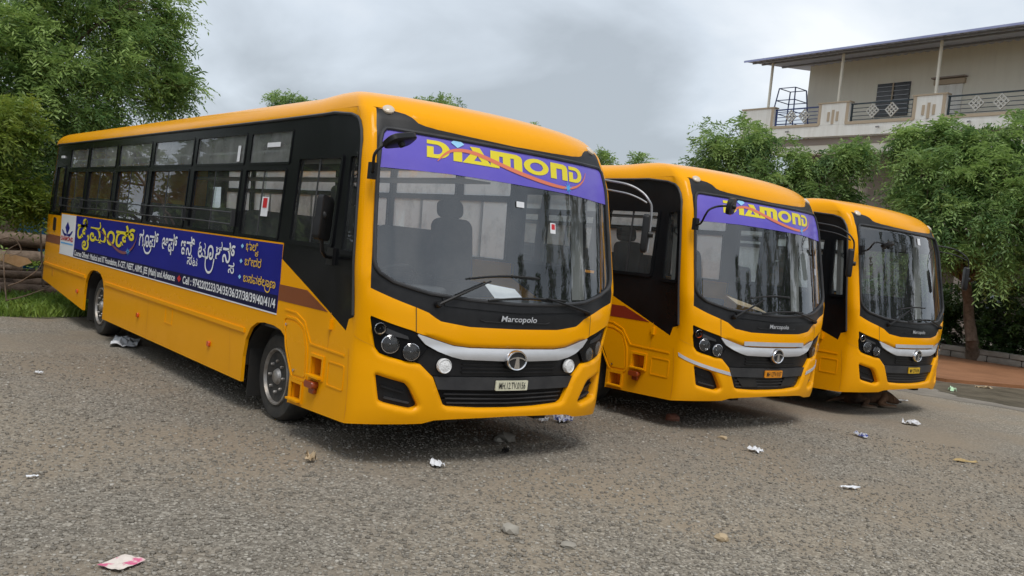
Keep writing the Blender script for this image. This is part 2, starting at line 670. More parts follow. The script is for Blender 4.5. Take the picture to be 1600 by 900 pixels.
def shell_panel(name, loops, holes, mats, off=0.0, th=0.03, step=0.06, grid=0.075, extra=(), smooth=40):
    offf = off if callable(off) else (lambda s, v: off)

    def st(a, b):
        return step if min(abs(a[0]), abs(b[0])) < 1.5 else max(step, .3)
    pts = list(extra)
    if grid:
        allp = [p for l in loops for p in l]
        v0, v1 = min(p[1] for p in allp), max(p[1] for p in allp)
        s0, s1 = max(-1.5, min(p[0] for p in allp)), min(1.5, max(p[0] for p in allp))
        k = 0
        v = v0 + grid * .5
        while v < v1:
            s = s0 + grid * (.5 if k % 2 else .25)
            while s < s1:
                pts.append((s, v))
                s += grid
            v += grid * .9
            k += 1
    vs, fs = cdt_region(loops, holes, pts, st)
    P, N = [], []
    for s, v in vs:
        n = surf_n(s, v)
        N.append(n)
        P.append(surf(s, v) + n * offf(s, v))
    mb = MB()
    if th > 0:
        used = {}
        for f in fs:
            for i in range(len(f)):
                e = (f[i], f[(i + 1) % len(f)])
                used[e] = 1
        Q = list(P)
        idx = {}
        F = list(fs)
        for (a, b) in used:
            if (b, a) not in used:
                for k in (a, b):
                    if k not in idx:
                        idx[k] = len(Q)
                        Q.append(P[k] - N[k] * th)
                F.append((b, a, idx[a], idx[b]))
        mb.quadmesh(Q, F)
    else:
        mb.quadmesh(P, fs)
    me = mb.mesh(name, mats, smooth)
    if not callable(off):
        ln = []
        for k, p in enumerate(me.polygons):
            for vi in p.vertices:
                ln.append(N[vi] if k < len(fs) else p.normal)
        me.normals_split_custom_set([tuple(x) for x in ln])
    return me


def seg_dist(px, py, poly):
    best = 9
    for i in range(len(poly)):
        ax, ay = poly[i]
        bx, by = poly[(i + 1) % len(poly)]
        dx, dy = bx - ax, by - ay
        L = dx * dx + dy * dy
        t = 0 if L == 0 else max(0, min(1, ((px - ax) * dx + (py - ay) * dy) / L))
        best = min(best, math.hypot(px - ax - t * dx, py - ay - t * dy))
    return best


def grow(poly, d):
    """outline moved outward (d>0), for roughly convex or gentle outlines"""
    n = len(poly)
    area = sum(poly[i][0] * poly[(i + 1) % n][1] - poly[(i + 1) % n][0] * poly[i][1] for i in range(n))
    sg = 1 if area > 0 else -1
    out = []
    for i in range(n):
        p0, p1, p2 = poly[i - 1], poly[i], poly[(i + 1) % n]
        e1 = Vector((p1[0] - p0[0], p1[1] - p0[1])).normalized()
        e2 = Vector((p2[0] - p1[0], p2[1] - p1[1])).normalized()
        n1, n2 = Vector((e1.y, -e1.x)) * sg, Vector((e2.y, -e2.x)) * sg
        b = n1 + n2
        k = d / max(.35, 1 + n1.dot(n2)) if b.length > 1e-6 else 0
        out.append((p1[0] + b.x * k, p1[1] + b.y * k))
    return out


def round_poly(poly, r, seg=3):
    out = []
    n = len(poly)
    for i in range(n):
        p0, p1, p2 = Vector(poly[i - 1]), Vector(poly[i]), Vector(poly[(i + 1) % n])
        a, b = p0 - p1, p2 - p1
        q = min(r, a.length * .45, b.length * .45)
        s, e = p1 + a.normalized() * q, p1 + b.normalized() * q
        for k in range(seg + 1):
            t = k / seg
            p = s * (1 - t) ** 2 + p1 * 2 * t * (1 - t) + e * t * t
            out.append((p.x, p.y))
    return out


# outlines in shell coordinates (left half), read off the bodywork
SCREEN_FRAME = mirror([(0, 2.515), (-.31, 2.526), (-.529, 2.540), (-.616, 2.552), (-.666, 2.566), (-.71, 2.605), (-.76, 2.632), (-.837, 2.647), (-1.025, 2.66),
                       (-1.045, 2.5), (-1.038, 2.22), (-1.040, 1.87), (-1.045, 1.52), (-1.055, 1.315),
                       (-.677, 1.202), (-.586, 1.168), (-.54, 1.135), (-.498, 1.109), (-.311, 1.079), (0, 1.075)])
GLASS = mirror([(0, 2.481), (-.423, 2.484), (-.90, 2.492), (-.955, 2.486), (-.990, 2.455), (-1.007, 2.398), (-1.023, 2.2), (-1.028, 1.75), (-1.024, 1.522),
                (-1.008, 1.47), (-.972, 1.43), (-.851, 1.373), (-.577, 1.308), (-.317, 1.282), (0, 1.268)])
FACE = mirror([(0, .922), (-.301, .922), (-.404, .935), (-.655, 1.016), (-.69, 1.03), (-1.05, 1.117), (-1.058, 1.10), (-1.035, 1.0), (-.996, .889), (-.943, .846), (-.727, .80),
               (-.65, .793), (-.61, .782), (-.564, .737), (-.518, .69), (-.434, .486), (-.401, .468), (-.2, .452), (0, .449)])
FOGHOLE = round_poly([(-.962, .693), (-.71, .641), (-.671, .601), (-.596, .472), (-.643, .447), (-.867, .486), (-.905, .498)], .02)
BOTTOM = [(0, .385), (-.37, .375), (-.482, .369), (-.561, .344), (-.776, .335), (-1.069, .319)]
PILLAR = [(.29, .305), (.35, .85), (.32, 1.09), (.34, 1.5), (.37, 1.95), (.43, 2.38), (.46, 2.462), (.53, 2.528), (.71, 2.585), (.99, 2.612), (1.17, 2.608)]
UW = [(8.29, 9.27), (6.89, 8.17), (5.48, 6.75), (4.08, 5.35), (2.70, 3.96), (1.72, 2.57)]
LW = [(8.32, 9.29), (6.94, 8.15), (5.53, 6.74), (4.13, 5.37), (2.73, 3.97), (1.76, 2.61)]
DIV = [8.85, 7.58, 6.19, 4.79, 3.38, 2.21]
REAR = lambda z: lerp(z, [.3, 1.4, 2.6], [10.42, 10.40, 10.27])


def arch(yc, top=.852, half=.485):
    return [(yc + half, .27), (yc + half, .50), (yc + half * .93, .66), (yc + half * .76, .77), (yc + half * .5, .832), (yc + half * .2, top),
            (yc - half * .2, top), (yc - half * .5, .832), (yc - half * .76, .77), (yc - half * .93, .66), (yc - half, .50), (yc - half, .27)]


STEPS = ((.725, .905, .567, .708), (1.04, 1.215, .327, .456))
CACHE = {}


def cached(key, fn):
    if key not in CACHE:
        CACHE[key] = fn()
    return CACHE[key]


def rect(y0, y1, z0, z1, r=.02):
    return round_poly([(y0, z0), (y1, z0), (y1, z1), (y0, z1)], r)


def m_front():
    lip = .028

    def off(s, v):
        d = min(seg_dist(s, v, FACE), seg_dist(s, v, FOGHOLE), seg_dist(s, v, flip(FOGHOLE)))
        o = -.022 * max(0, 1 - d / lip) ** 2
        # swelling of the lower bumper around the corner openings
        o += .022 * math.exp(-((v - .50) / .22) ** 2) * math.exp(-((abs(s) - .72) / .30) ** 2)
        if v > 1.0:
            o = -.006 * max(0, 1 - seg_dist(s, v, SCREEN_FRAME) / .02) ** 2
        return o
    left = [sv(y, z) for y, z in PILLAR] + [sv(1.17, 2.66)]
    loop = BOTTOM + left + [(-s, v) for s, v in reversed(left)] + [(-s, v) for s, v in reversed(BOTTOM[1:])]
    # the top of the loop runs along v=2.66 across the front
    k = len(BOTTOM) + len(left)
    loop = loop[:k] + [(-1.2, 2.66), (-.8, 2.66), (-.4, 2.66), (0, 2.66), (.4, 2.66), (.8, 2.66), (1.2, 2.66)] + loop[k:]
    ex = []
    for h in (FACE, FOGHOLE, flip(FOGHOLE)):
        for d in (.014, .028, .045):
            ex += subdivide(grow(h, d), lambda a, b: .04)
    return shell_panel('front_panel', [loop], [SCREEN_FRAME, FACE, FOGHOLE, flip(FOGHOLE)], M['yellow'], off, .06, .045, .06, ex)


def m_roof():
    mb = MB()
    ts = [0, .02, .06, .1, .14] + [.14 + .86 * k / 12 for k in range(1, 13)]
    phs = [-1 + 2 * k / 40 for k in range(41)]
    cols = [('s', -1, t) for t in reversed(ts[1:])] + [('f', p, 0) for p in phs] + [('s', 1, t) for t in ts[1:]]
    rows = 20
    vs = []
    for i in range(rows + 1):
        for kind, p, t in cols:
            vb = 2.66
            if kind == 's':
                yy = .6 + t * 9.7
                if yy > 1.165:
                    vb = 2.596
            q = i / rows
            v = vb + (3.05 - vb) * (q / .7) if q < .7 else 3.05 + (3.9 - 3.05) * ((q - .7) / .3)
            ix, y0, z = prof(v)
            if kind == 'f':
                pt = surf(p * S0, v)
            else:
                tt = min(max((v - 2.6) / .42, 0), 1) * PI / 2
                ye = 10.28 - .22 * (1 - math.cos(tt)) - max(0, v - 3.02) * .9
                ys = y0 + BD
                pt = Vector((p * (W2 - ix), ys + t * (ye - ys), z))
            cap = max(0, min(1, (1.55 - pt.y) / .35))
            pt.z += .022 * cap * cap * (3 - 2 * cap) * max(0, min(1, (v - 2.66) / .1))
            vs.append(pt)
    n = len(cols)
    fs = []
    for i in range(rows):
        for k in range(n - 1):
            fs.append((i * n + k, i * n + k + 1, (i + 1) * n + k + 1, (i + 1) * n + k))
        fs.append((i * n + n - 1, i * n, (i + 1) * n, (i + 1) * n + n - 1))
    mb.quadmesh(vs, fs)
    return mb.mesh('roof', M['yellow'], 50)


def m_rear():
    mb = MB()
    vs, fs = [], []
    zs = [.47, .8, 1.2, 1.6, 2.0, 2.4, 2.6]
    n = 25
    for z in zs:
        a = W2 - prof(z)[0]
        for k in range(n):
            u = -1 + 2 * k / (n - 1)
            x = math.copysign(abs(math.sin(u * PI / 2)), u)
            c = abs(math.cos(u * PI / 2)) ** .35
            vs.append((-a * x, REAR(z) - .12 + .12 * c, z))
    for i in range(len(zs) - 1):
        for k in range(n - 1):
            fs.append((i * n + k, i * n + k + 1, (i + 1) * n + k + 1, (i + 1) * n + k))
    mb.quadmesh(vs, fs)
    return mb.mesh('rear_panel', M['yellow'], 50)


def m_side(sg):
    e = .10
    lo = [(.29, .305), (.35, .85), (.32, 1.085), (.39, 1.062), (.42, .968), (1.62, 1.414), (1.62, 1.552), (9.42, 1.552), (9.42, 1.505),
          (REAR(1.5) - e, 1.505), (REAR(1) - e, 1.0), (REAR(.5) - e, .475)] + arch(7.28) + arch(1.76) + [(1.28, .275)]
    loop = side_loop(lo, sg)
    return shell_panel('side_panel', [loop], [side_loop([(y0, z0), (y1, z0), (y1, z1), (y0, z1)], sg) for y0, y1, z0, z1 in STEPS] if sg < 0 else [], M['yellow'], 0, .03, .1, 0, [sv(2, 1.5, sg), sv(6, 1.5, sg), sv(9, 1.5, sg)])


def win_holes():
    h = [rect(a, b, 2.23, 2.505) for a, b in UW] + [rect(a, b, 1.58, 2.172) for a, b in LW]
    h.append(rect(9.52, 10.02, 1.56, 2.25))
    h.append(rect(.78, 1.51, 1.58, 2.26))
    h.append(round_poly([(.42, 1.55), (.60, 1.55), (.64, 2.27), (.50, 2.27)], .02))
    return h


def m_band(sg):
    e = .10
    lo = [(.32, 1.09), (.39, 1.066), (.42, .972), (1.62, 1.418), (1.62, 1.555), (9.42, 1.555), (9.42, 1.508), (REAR(1.5) - e, 1.508), (REAR(2.59) - e, 2.592), (5.0, 2.594), (2.26, 2.598),
          (1.17, 2.605), (.99, 2.609), (.71, 2.582), (.53, 2.525), (.46, 2.46), (.43, 2.38), (.37, 1.95), (.34, 1.5)]
    return shell_panel('window_band', [side_loop(lo, sg)], [side_loop(h, sg) for h in win_holes()], M['black'], -.003, .035, .1, 0,
                       [sv(.45 + .3 * i, 1.5, sg) for i in range(4)])


def ring(name, hole, sg, w=.016, off=.003, th=.012, m='black'):
    return shell_panel(name, [side_loop(grow(hole, w), sg)], [side_loop(grow(hole, -.006), sg)], M[m], off, th, .1, 0)


def pane(name, r, sg, off, m):
    return shell_panel(name, [side_loop(r, sg)], [], M[m], off, .004, .1, 0)


def m_wheel():
    t = MB()
    t.lathe([(.245, -.10), (.30, -.118), (.355, -.112), (.378, -.088), (.385, -.05), (.385, .05), (.378, .088), (.355, .112), (.30, .118), (.245, .10)], (0, 0, 0), (-1, 0, 0), 40)
    for r in (-.06, -.02, .02, .06):
        pass
    tyre = t.mesh('tyre', M['tyre'], 40)
    k = MB()
    k.lathe([(.252, .098), (.246, .122), (.232, .126), (.222, .105), (.205, .02), (.198, -.03)], (0, 0, 0), (-1, 0, 0), 36, True)
    k.lathe([(.21, .015), (.19, .035), (.165, .075), (.15, .09), (.12, .088), (.105, .06), (.075, .06)], (0, 0, 0), (-1, 0, 0), 36)
    rim = k.mesh('rim', M['rim'], 45)
    h = MB()
    h.lathe([(.075, .055), (.072, .10), (.055, .125), (.03, .135), (.0, .137)], (0, 0, 0), (-1, 0, 0), 20)
    for i in range(8):
        a = 2 * PI * i / 8
        h.lathe([(.014, .085), (.014, .118), (.009, .126)], (0, .135 * math.cos(a), .135 * math.sin(a)), (-1, 0, 0), 6)
    for i in range(8):
        a = 2 * PI * (i + .5) / 8
    hub = h.mesh('hub', M['rim'], 30)
    d = MB()
    for i in range(8):
        a = 2 * PI * (i + .5) / 8
        q = Matrix.Rotation(a, 3, 'X')
        d.rbox((-.050, .182 * math.cos(a), .182 * math.sin(a)), (.02, .05, .034), .015, q, 0)
    slots = d.mesh('rim_slots', M['under'], 30)
    return tyre, rim, hub, slots


def frame_at(s, v, off=0.0):
    """local axes on the shell: origin, right (growing s), up, outward"""
    n = surf_n(s, v)
    u = (surf(s + .004, v) - surf(s - .004, v)).normalized()
    w = n.cross(u)
    return surf(s, v) + n * off, u, w, n


def decal(name, polys, holes, m, off=.004, th=.002, step=.05, grid=.08):
    return shell_panel(name, polys, holes, M[m] if isinstance(m, str) else m, off, th, step, grid)


def flat_text(name, pieces, fn, m, th=0.0):
    """pieces: list of (verts2d, faces); fn maps 2D to 3D"""
    mb = MB()
    for vs, fs in pieces:
        mb.quadmesh([fn(*p) for p in vs], fs)
    return mb.mesh(name, M[m], 0)


def stroke(path, w):
    """ribbon polygon strip following a 2D path"""
    vs, fs = [], []
    for i, p in enumerate(path):
        a = Vector(path[max(i - 1, 0)])
        b = Vector(path[min(i + 1, len(path) - 1)])
        d = (b - a).normalized()
        n = Vector((-d.y, d.x))
        ww = w[i] if isinstance(w, (list, tuple)) else w
        vs += [tuple(Vector(p) + n * ww / 2), tuple(Vector(p) - n * ww / 2)]
    for i in range(len(path) - 1):
        fs.append((2 * i, 2 * i + 1, 2 * i + 3, 2 * i + 2))
    return vs, fs


def smooth_path(pts, k=6):
    out = []
    n = len(pts)
    for i in range(n - 1):
        p0, p1, p2, p3 = (Vector(pts[max(0, min(n - 1, j))]) for j in (i - 1, i, i + 1, i + 2))
        for t in range(k):
            u = t / k
            out.append(tuple(.5 * ((2 * p1) + (p2 - p0) * u + (2 * p0 - 5 * p1 + 4 * p2 - p3) * u * u + (3 * p1 - p0 - 3 * p2 + p3) * u ** 3)))
    out.append(tuple(pts[-1]))
    return out


def arc_pts(cx, cy, rx, ry, a0, a1, n=8):
    return [(cx + rx * math.cos(math.radians(a0 + (a1 - a0) * k / n)), cy + ry * math.sin(math.radians(a0 + (a1 - a0) * k / n))) for k in range(n + 1)]


GLYPH = {
    'D': ([[(0, 1)] + arc_pts(.45, .5, .55, .5, 90, -90, 12) + [(0, 0), (0, .64), (.30, .64), (.30, .22)] + arc_pts(.42, .5, .26, .28, -90, 90, 8) + [(0, .78)]], []),
    'I': ([[(.02, 0), (1, 0), (1, .60), (.75, .68), (.02, .66)]], []),
    'A': ([[(0, 0), (1, 0), (.60, 1), (.26, 1), (.36, .74)]], [[(.40, .2), (.66, .2), (.52, .5)]]),
    'M': ([[(0, 0), (.27, 0), (.27, .72), (.38, .72), (.38, .10), (.62, .10), (.62, .72), (.73, .72), (.73, 0), (1, 0), (1, .74), (.95, .91), (.82, 1), (0, 1)]], []),
    'O': ([arc_pts(.5, .5, .5, .5, 0, 345, 23)], [arc_pts(.5, .5, .26, .27, 0, 345, 15)]),
    'N': ([[(0, 0), (.33, 0), (.33, .68), (.66, .68), (.66, 0), (1, 0), (1, .72), (.93, .91), (.75, 1), (0, 1)]], []),
}
WORD = [('D', -.62, -.459), ('I', -.437, -.377), ('A', -.375, -.180), ('M', -.187, .037), ('O', .049, .249), ('N', .266, .430), ('D', .445, .60)]


def m_word():
    loops, holes = [], []
    for ch, a, b in WORD:
        z0, z1 = 2.314 - .004 * a, 2.444 - .006 * a
        f = lambda p: (a + p[0] * (b - a), z0 + p[1] * (z1 - z0))
        loops += [[f(p) for p in l] for l in GLYPH[ch][0]]
        holes += [[f(p) for p in l] for l in GLYPH[ch][1]]
    vsm = [shell_panel('lettering', [l], [h for h in holes if pip(h[0][0], h[0][1], l)], M['vinyl_yellow'], .0015, 0, .03, .05) for l in loops]
    return join_meshes('lettering', vsm)


def join_meshes(name, ms):
    vs, fs, mi, mats = [], [], [], []
    for m in ms:
        o = len(vs)
        vs += [tuple(v.co) for v in m.vertices]
        for p in m.polygons:
            fs.append(tuple(o + i for i in p.vertices))
            mm = m.materials[p.material_index]
            if mm not in mats:
                mats.append(mm)
            mi.append(mats.index(mm))
    me = bpy.data.meshes.new(name)
    me.from_pydata(vs, [], fs)
    for m in mats:
        me.materials.append(m)
    me.polygons.foreach_set('material_index', mi)
    finish(me, 40)
    for m in ms:
        bpy.data.meshes.remove(m)
    return me


def shell_map(off):
    return lambda s, v: surf(s, v) + surf_n(s, v) * off


def side_map(off):
    return lambda u, z: Vector((-W2 - off, -u, z))     # u = -y, so text reads from the rear to the front


def kn(body, yl, yr, z0, h):
    vs, fs = text_geo(body, 1.0, .012)
    a, b = min(p[0] for p in vs), max(p[0] for p in vs)
    sx = (yl - yr) / (b - a)
    sz = h / .56
    return [(-yl + (p[0] - a) * sx, z0 + p[1] * sz) for p in vs], fs


def hook(pts, w):
    return stroke([(-y, z) for y, z in smooth_path(pts)], w)


def dia(y, z, w, h):
    return [(-y - w, z), (-y, z - h), (-y + w, z), (-y, z + h)], [(0, 1, 2, 3)]


def star8(cx, cz, rx, rz):
    vs, fs = [], []
    for k in range(8):
        a = PI * k / 4 + .2
        r = 1 if k % 2 == 0 else .8
        o = len(vs)
        vs += [(cx - .13 * rx * math.sin(a), cz + .13 * rz * math.cos(a)), (cx + .13 * rx * math.sin(a), cz - .13 * rz * math.cos(a)), (cx + r * rx * math.cos(a), cz + r * rz * math.sin(a))]
        fs.append((o, o + 1, o + 2))
    return vs, fs


def lamp(r, depth=.05, ring='chrome'):
    """round reflector with bulb, and its clear lens"""
    b = MB()
    b.m = 1
    b.lathe([(r * 1.12, -.01), (r * 1.12, .010), (r * 1.02, .014), (r * .98, .004)], (0, 0, 0), (0, -1, 0), 28, True)
    b.m = 0
    b.lathe([(r * 1.0, .004), (r * .90, -.012), (r * .72, -.034), (r * .50, -.052), (r * .28, -.062)], (0, 0, 0), (0, -1, 0), 11, True)
    b.m = 1
    b.lathe([(r * .30, -.060), (r * .28, -.040), (r * .20, -.036), (r * .19, -.045), (0, -.045)], (0, 0, 0), (0, -1, 0), 14)
    b.m = 2
    b.lathe([(r * .14, -.045), (r * .14, -.018), (r * .07, -.010), (0, -.010)], (0, 0, 0), (0, -1, 0), 12)
    g = MB()
    g.lathe([(r, .010), (r * .8, .022), (r * .45, .030), (0, .033)], (0, 0, 0), (0, -1, 0), 28)
    return b, g


def orient(mesh_o, s, v, off, scale=(1, 1, 1)):
    p, u, w, n = frame_at(s, v, off)
    # local -Y looks outward, Z up
    m = Matrix(((u.x, -n.x, w.x, p.x), (u.y, -n.y, w.y, p.y), (u.z, -n.z, w.z, p.z), (0, 0, 0, 1)))
    mesh_o.matrix_local = m @ Matrix.Diagonal((*scale, 1))


def make_bus(loc, rz, cfg):
    root = link('bus', None, None, loc, (0, 0, rz))
    root.empty_display_size = .3
    tag(root, cfg['label'], 'bus', 'yellow buses parked in a row')
    P = lambda name, key, fn, par=root: link(name, cached(key, fn), par)

    P('front_panel', 'front', m_front)
    P('roof', 'roof', m_roof)
    P('rear_panel', 'rear', m_rear)
    for sg in (-1, 1):
        P('side_panel', ('side', sg), lambda: m_side(sg))
        P('window_band', ('band', sg), lambda: m_band(sg))
        # windows: upper fixed light and two sliders in one frame
        for i in range(6):
            def fr():
                return join_meshes('window', [ring('w', rect(*UW[i], 2.23, 2.505), sg), ring('w', rect(*LW[i], 1.58, 2.172), sg)])
            w = P('window', ('win', i, sg), fr)
            P('pane', ('wu', i, sg), lambda: pane('pane', rect(*UW[i], 2.23, 2.505), sg, -.012, 'dusty_glass' if sg < 0 else 'bright_dusty_glass'), w)
            a, b = LW[i]
            d = DIV[i]
            P('pane', ('wa', i, sg), lambda: pane('pane', rect(a, d + .02, 1.58, 2.172), sg, -.010, 'window_glass' if sg < 0 else 'bright_dusty_glass'), w)
            P('pane', ('wb', i, sg), lambda: pane('pane', rect(d - .02, b, 1.58, 2.172), sg, -.024, 'window_glass' if sg < 0 else 'bright_dusty_glass'), w)
            P('slider_rail', ('wr', i, sg), lambda: pane('slider_rail', rect(d - .012, d + .012, 1.58, 2.172, .004), sg, -.006, 'trim'), w)
        for k, (nm, hole) in enumerate((('quarter_window', rect(9.52, 10.02, 1.56, 2.25)), ('door_window', rect(.78, 1.51, 1.58, 2.26)),
                                        ('front_quarter_window', round_poly([(.42, 1.55), (.60, 1.55), (.64, 2.27), (.50, 2.27)], .02)))):
            w = P(nm, ('qw', k, sg), lambda: ring(nm, hole, sg, .028 if k else .018, .010))
            P('pane', ('qp', k, sg), lambda: pane('pane', hole, sg, -.012, 'window_glass'), w)
            if k == 1:
                P('slider_rail', ('qr', sg), lambda: pane('slider_rail', rect(1.14, 1.165, 1.58, 2.26, .004), sg, -.004, 'trim'), w)

        def gutter():
            pts = [(10.15, 2.598), (5, 2.601), (2.26, 2.604), (1.17, 2.612), (.99, 2.617), (.71, 2.588), (.6, 2.56), (.51, 2.525), (.45, 2.462), (.41, 2.38), (.36, 1.95), (.325, 1.5), (.305, 1.10)]
            path = []
            for y, z in pts:
                s, v = sv(y, z, sg)
                path.append(surf(s, v) + surf_n(s, v) * .004)
            return MB().tube(path, .013, 6).mesh('rain_gutter', M['trim'])
        P('rain_gutter', ('gut', sg), gutter)
        P('belt_moulding', ('crease', sg), lambda: join_meshes('belt_moulding', [
            shell_panel('c', [side_loop([(a, .712), (b, .712), (b, .752), (a, .752)], sg)], [], M['yellow'], .014, .016, .1, 0)
            for a, b in ((2.245, 6.795), (7.765, 10.28))]))
        # wheel house
        for yc in (1.76, 7.28):
            def house():
                pts = []
                for k in range(13):
                    a = PI * k / 12
                    pts.append((yc + .50 * math.cos(a), .42 + .44 * math.sin(a)))
                mb = MB()
                x0, x1 = sg * 1.22, sg * .62
                vs = [(x0, y, z) for y, z in pts] + [(x1, y, z) for y, z in pts] + [(x1, yc + .5, .2), (x1, yc - .5, .2), (x0, yc + .5, .30), (x0, yc - .5, .30)]
                n = len(pts)
                fs = [(i, i + 1, n + i + 1, n + i) for i in range(n - 1)] + [tuple(range(n, 2 * n)) + (2 * n + 1, 2 * n)]
                mb.quadmesh(vs, fs)
                mb.box((sg * 1.02, yc + .47, .36), (.34, .012, .44))
                return mb.mesh('wheel_housing', M['under'], 40)
            P('wheel_housing', ('house', sg, yc), house)
            tyre, rim, hub, slots = cached('wheel', m_wheel)
            wh = link('wheel', tyre, root, (sg * (.99 if yc < 3 else 1.03), yc + (.075 if yc < 3 else .02), .385))
            if sg > 0:
                wh.rotation_euler = (0, 0, PI)
            for nm, me in (('rim', rim), ('hub', hub), ('rim_slots', slots)):
                link(nm, me, wh)

    # chassis and cabin
    P('chassis', 'chassis', lambda: MB().box((0, 5.2, .66), (2.10, 9.6, .28)).box((0, 4.6, .48), (1.5, 8.4, .14)).box((0, 1.0, .42), (1.7, .12, .12)).box((.45, .35, .37), (.12, .5, .09)).box((-.45, .35, .37), (.12, .5, .09)).mesh('chassis', M['under'], 0))
    P('cabin_floor', 'floor', lambda: MB().box((0, 5.3, .84), (2.40, 9.7, .05)).mesh('cabin_floor', M['dash'], 0))
    P('ceiling', 'ceil', lambda: MB().box((0, 5.6, 2.60), (2.26, 9.2, .03)).mesh('ceiling', M['cabin'], 0))
    P('luggage_rack', 'rack', lambda: MB().box((-.95, 6.0, 2.35), (.36, 8.0, .02)).box((.95, 6.0, 2.35), (.36, 8.0, .02)).mesh('luggage_rack', M['cabin'], 0))
    P('dashboard', 'dash', lambda: MB().rbox((0, .52, 1.14), (2.12, .62, .22), .2).rbox((-.62, .62, 1.27), (.62, .30, .12), .1).mesh('dashboard', M['dash'], 40))

    def steer():
        mb = MB()
        c = Vector((-.60, .95, 1.34))
        q = Matrix.Rotation(math.radians(-38), 3, 'X')
        mb.tube([c + q @ Vector((.22 * math.cos(a), .22 * math.sin(a), 0)) for a in [2 * PI * k / 24 for k in range(25)]], .016, 6, False)
        mb.bar(c + q @ Vector((-.21, 0, 0)), c + q @ Vector((.21, 0, 0)), .03)
        mb.bar(c, c + q @ Vector((0, 0, -.45)), .06)
        return mb.mesh('steering_wheel', M['plastic'], 40)
    P('steering_wheel', 'steer', steer)

    def cushion():
        return MB().rbox((0, 0, .42), (.44, .46, .13), .06).box((0, .05, .18), (.3, .3, .36)).mesh('seat', M['seat'], 40)

    def cushion2():
        return MB().rbox((0, 0, .42), (.92, .44, .11), .06).box((0, .05, .18), (.7, .05, .36)).mesh('seat', M['seat'], 40)

    def back(w, h):
        def f():
            q = Matrix.Rotation(math.radians(-10), 3, 'X')
            return MB().rbox((0, .24, .45 + h / 2), (w, .10, h), .09, q, 1, 5).mesh('backrest', M['seat'], 40)
        return f
    for x, y in ((-.62, 1.45), (.55, 1.5)):
        s = link('seat', cached('seat1', cushion), root, (x, y, .865))
        link('backrest', cached('back1', back(.44, .62)), s)
        link('headrest', cached('headrest', lambda: MB().rbox((0, .34, 1.16), (.27, .09, .17), .06, Matrix.Rotation(math.radians(-10), 3, 'X'), 1, 5).mesh('headrest', M['seat'], 40)), s)
    for r in range(9):
        for x in (-.70, .72):
            s = link('seat', cached('seat2', cushion2), root, (x, 2.45 + r * .82, .865))
            link('backrest', cached('back2', back(.92, .50)), s)

    # windscreen
    P('windscreen_surround', 'scr', lambda: shell_panel('windscreen_surround', [SCREEN_FRAME], [grow(GLASS, .004)], M['plastic'], -.006, .04, .045, .06))
    ws = P('windscreen', 'glass', lambda: shell_panel('windscreen', [GLASS], [], M['windscreen'], -.010, .006, .045, .055, smooth=60))

    def gasket():
        pts = subdivide(GLASS, lambda a, b: .05)
        path = [surf(s, v) + surf_n(s, v) * .0 for s, v in pts]
        return MB().tube(path + [path[0]], .016, 8, False).mesh('windscreen_gasket', M['trim'])
    P('windscreen_gasket', 'gasket', gasket)
    P('rear_view_mirror', 'rvm', lambda: MB().rbox((0, .36, 2.28), (.30, .04, .10), .03, None, 1).bar((0, .36, 2.3), (0, .34, 2.44), .015).mesh('rear_view_mirror', M['plastic'], 40))
    for s_ in (-1, 1):
        P('pillar_lining', ('plin', s_), lambda: MB().bar((s_ * 1.12, .50, 1.3), (s_ * 1.06, .66, 2.55), .08).mesh('pillar_lining', M['cabin'], 0))
    for s_ in (-.902, .902):
        P('marker_lamp', ('mark', s_), lambda: _dome(s_))
    if cfg['banner']:
        top = [p for p in GLASS if p[1] > 2.2]
        L = [p for p in top if p[0] <= 0]
        R = [p for p in top if p[0] > 0]
        ban = P('windscreen_banner', 'wban', lambda: decal('windscreen_banner', [[(-1.014, 2.19), (-.96, 2.196), (-.43, 2.212), (0, 2.210), (.43, 2.205), (.96, 2.180), (1.018, 2.176)] + [(s * .987, v - .004) for s, v in R] + [(s * .987, v - .004) for s, v in L]], [], 'purple', -.002, .003, .05, .06))
        P('lettering', 'word', m_word, ban)

        def swoosh():
            c = smooth_path([(-.545, 2.296), (-.50, 2.35), (-.45, 2.388), (-.38, 2.405), (-.30, 2.400), (-.208, 2.375), (-.033, 2.318), (.10, 2.285), (.206, 2.265), (.33, 2.252), (.43, 2.254), (.52, 2.277), (.60, 2.325), (.645, 2.375), (.662, 2.415)])
            n = len(c)
            w = [  .004 + .027 * math.sin(PI * min(1, max(0, (i / (n - 1)))) ** .8) for i in range(n)]
            return flat_text('swoosh', [stroke(c, w)], shell_map(.003), 'vinyl_orange')
        P('swoosh', 'swoosh', swoosh, ban)
        P('gem_mark', 'gem', lambda: flat_text('gem_mark', [([(-.452, 2.452), (-.432, 2.470), (-.382, 2.470), (-.362, 2.452), (-.407, 2.418)], [(0, 4, 3, 2, 1)])], shell_map(.003), 'vinyl_sky'), ban)
        P('star_mark', 'star', lambda: flat_text('star_mark', [star8(.43, 2.256, .050, .060)], shell_map(.0045), 'vinyl_cyan'), ban)

    # nose
    P('nose_backing', 'face', lambda: shell_panel('nose_backing', [grow(FACE, .012)], [], M['under'], -.05, .004, .05, .08))

    def nose():
        up = mirror([(0, .816), (-.344, .822), (-.503, .876), (-.56, .905), (-.63, .80), (-.60, .775), (-.56, .735), (-.525, .70), (0, .70)])
        return shell_panel('upper_grille', [up], [], M['plastic'], -.036, .012, .05, .08)
    gr = P('upper_grille', 'ugr', nose)
    for k in range(3):
        P('slat', ('slat', k), lambda: shell_panel('slat', [mirror([(0, .725 + k * .03), (-.33, .725 + k * .03), (-.33, .737 + k * .03), (0, .737 + k * .03)])], [], M['plastic'], -.026, .012, .06, .06), gr)
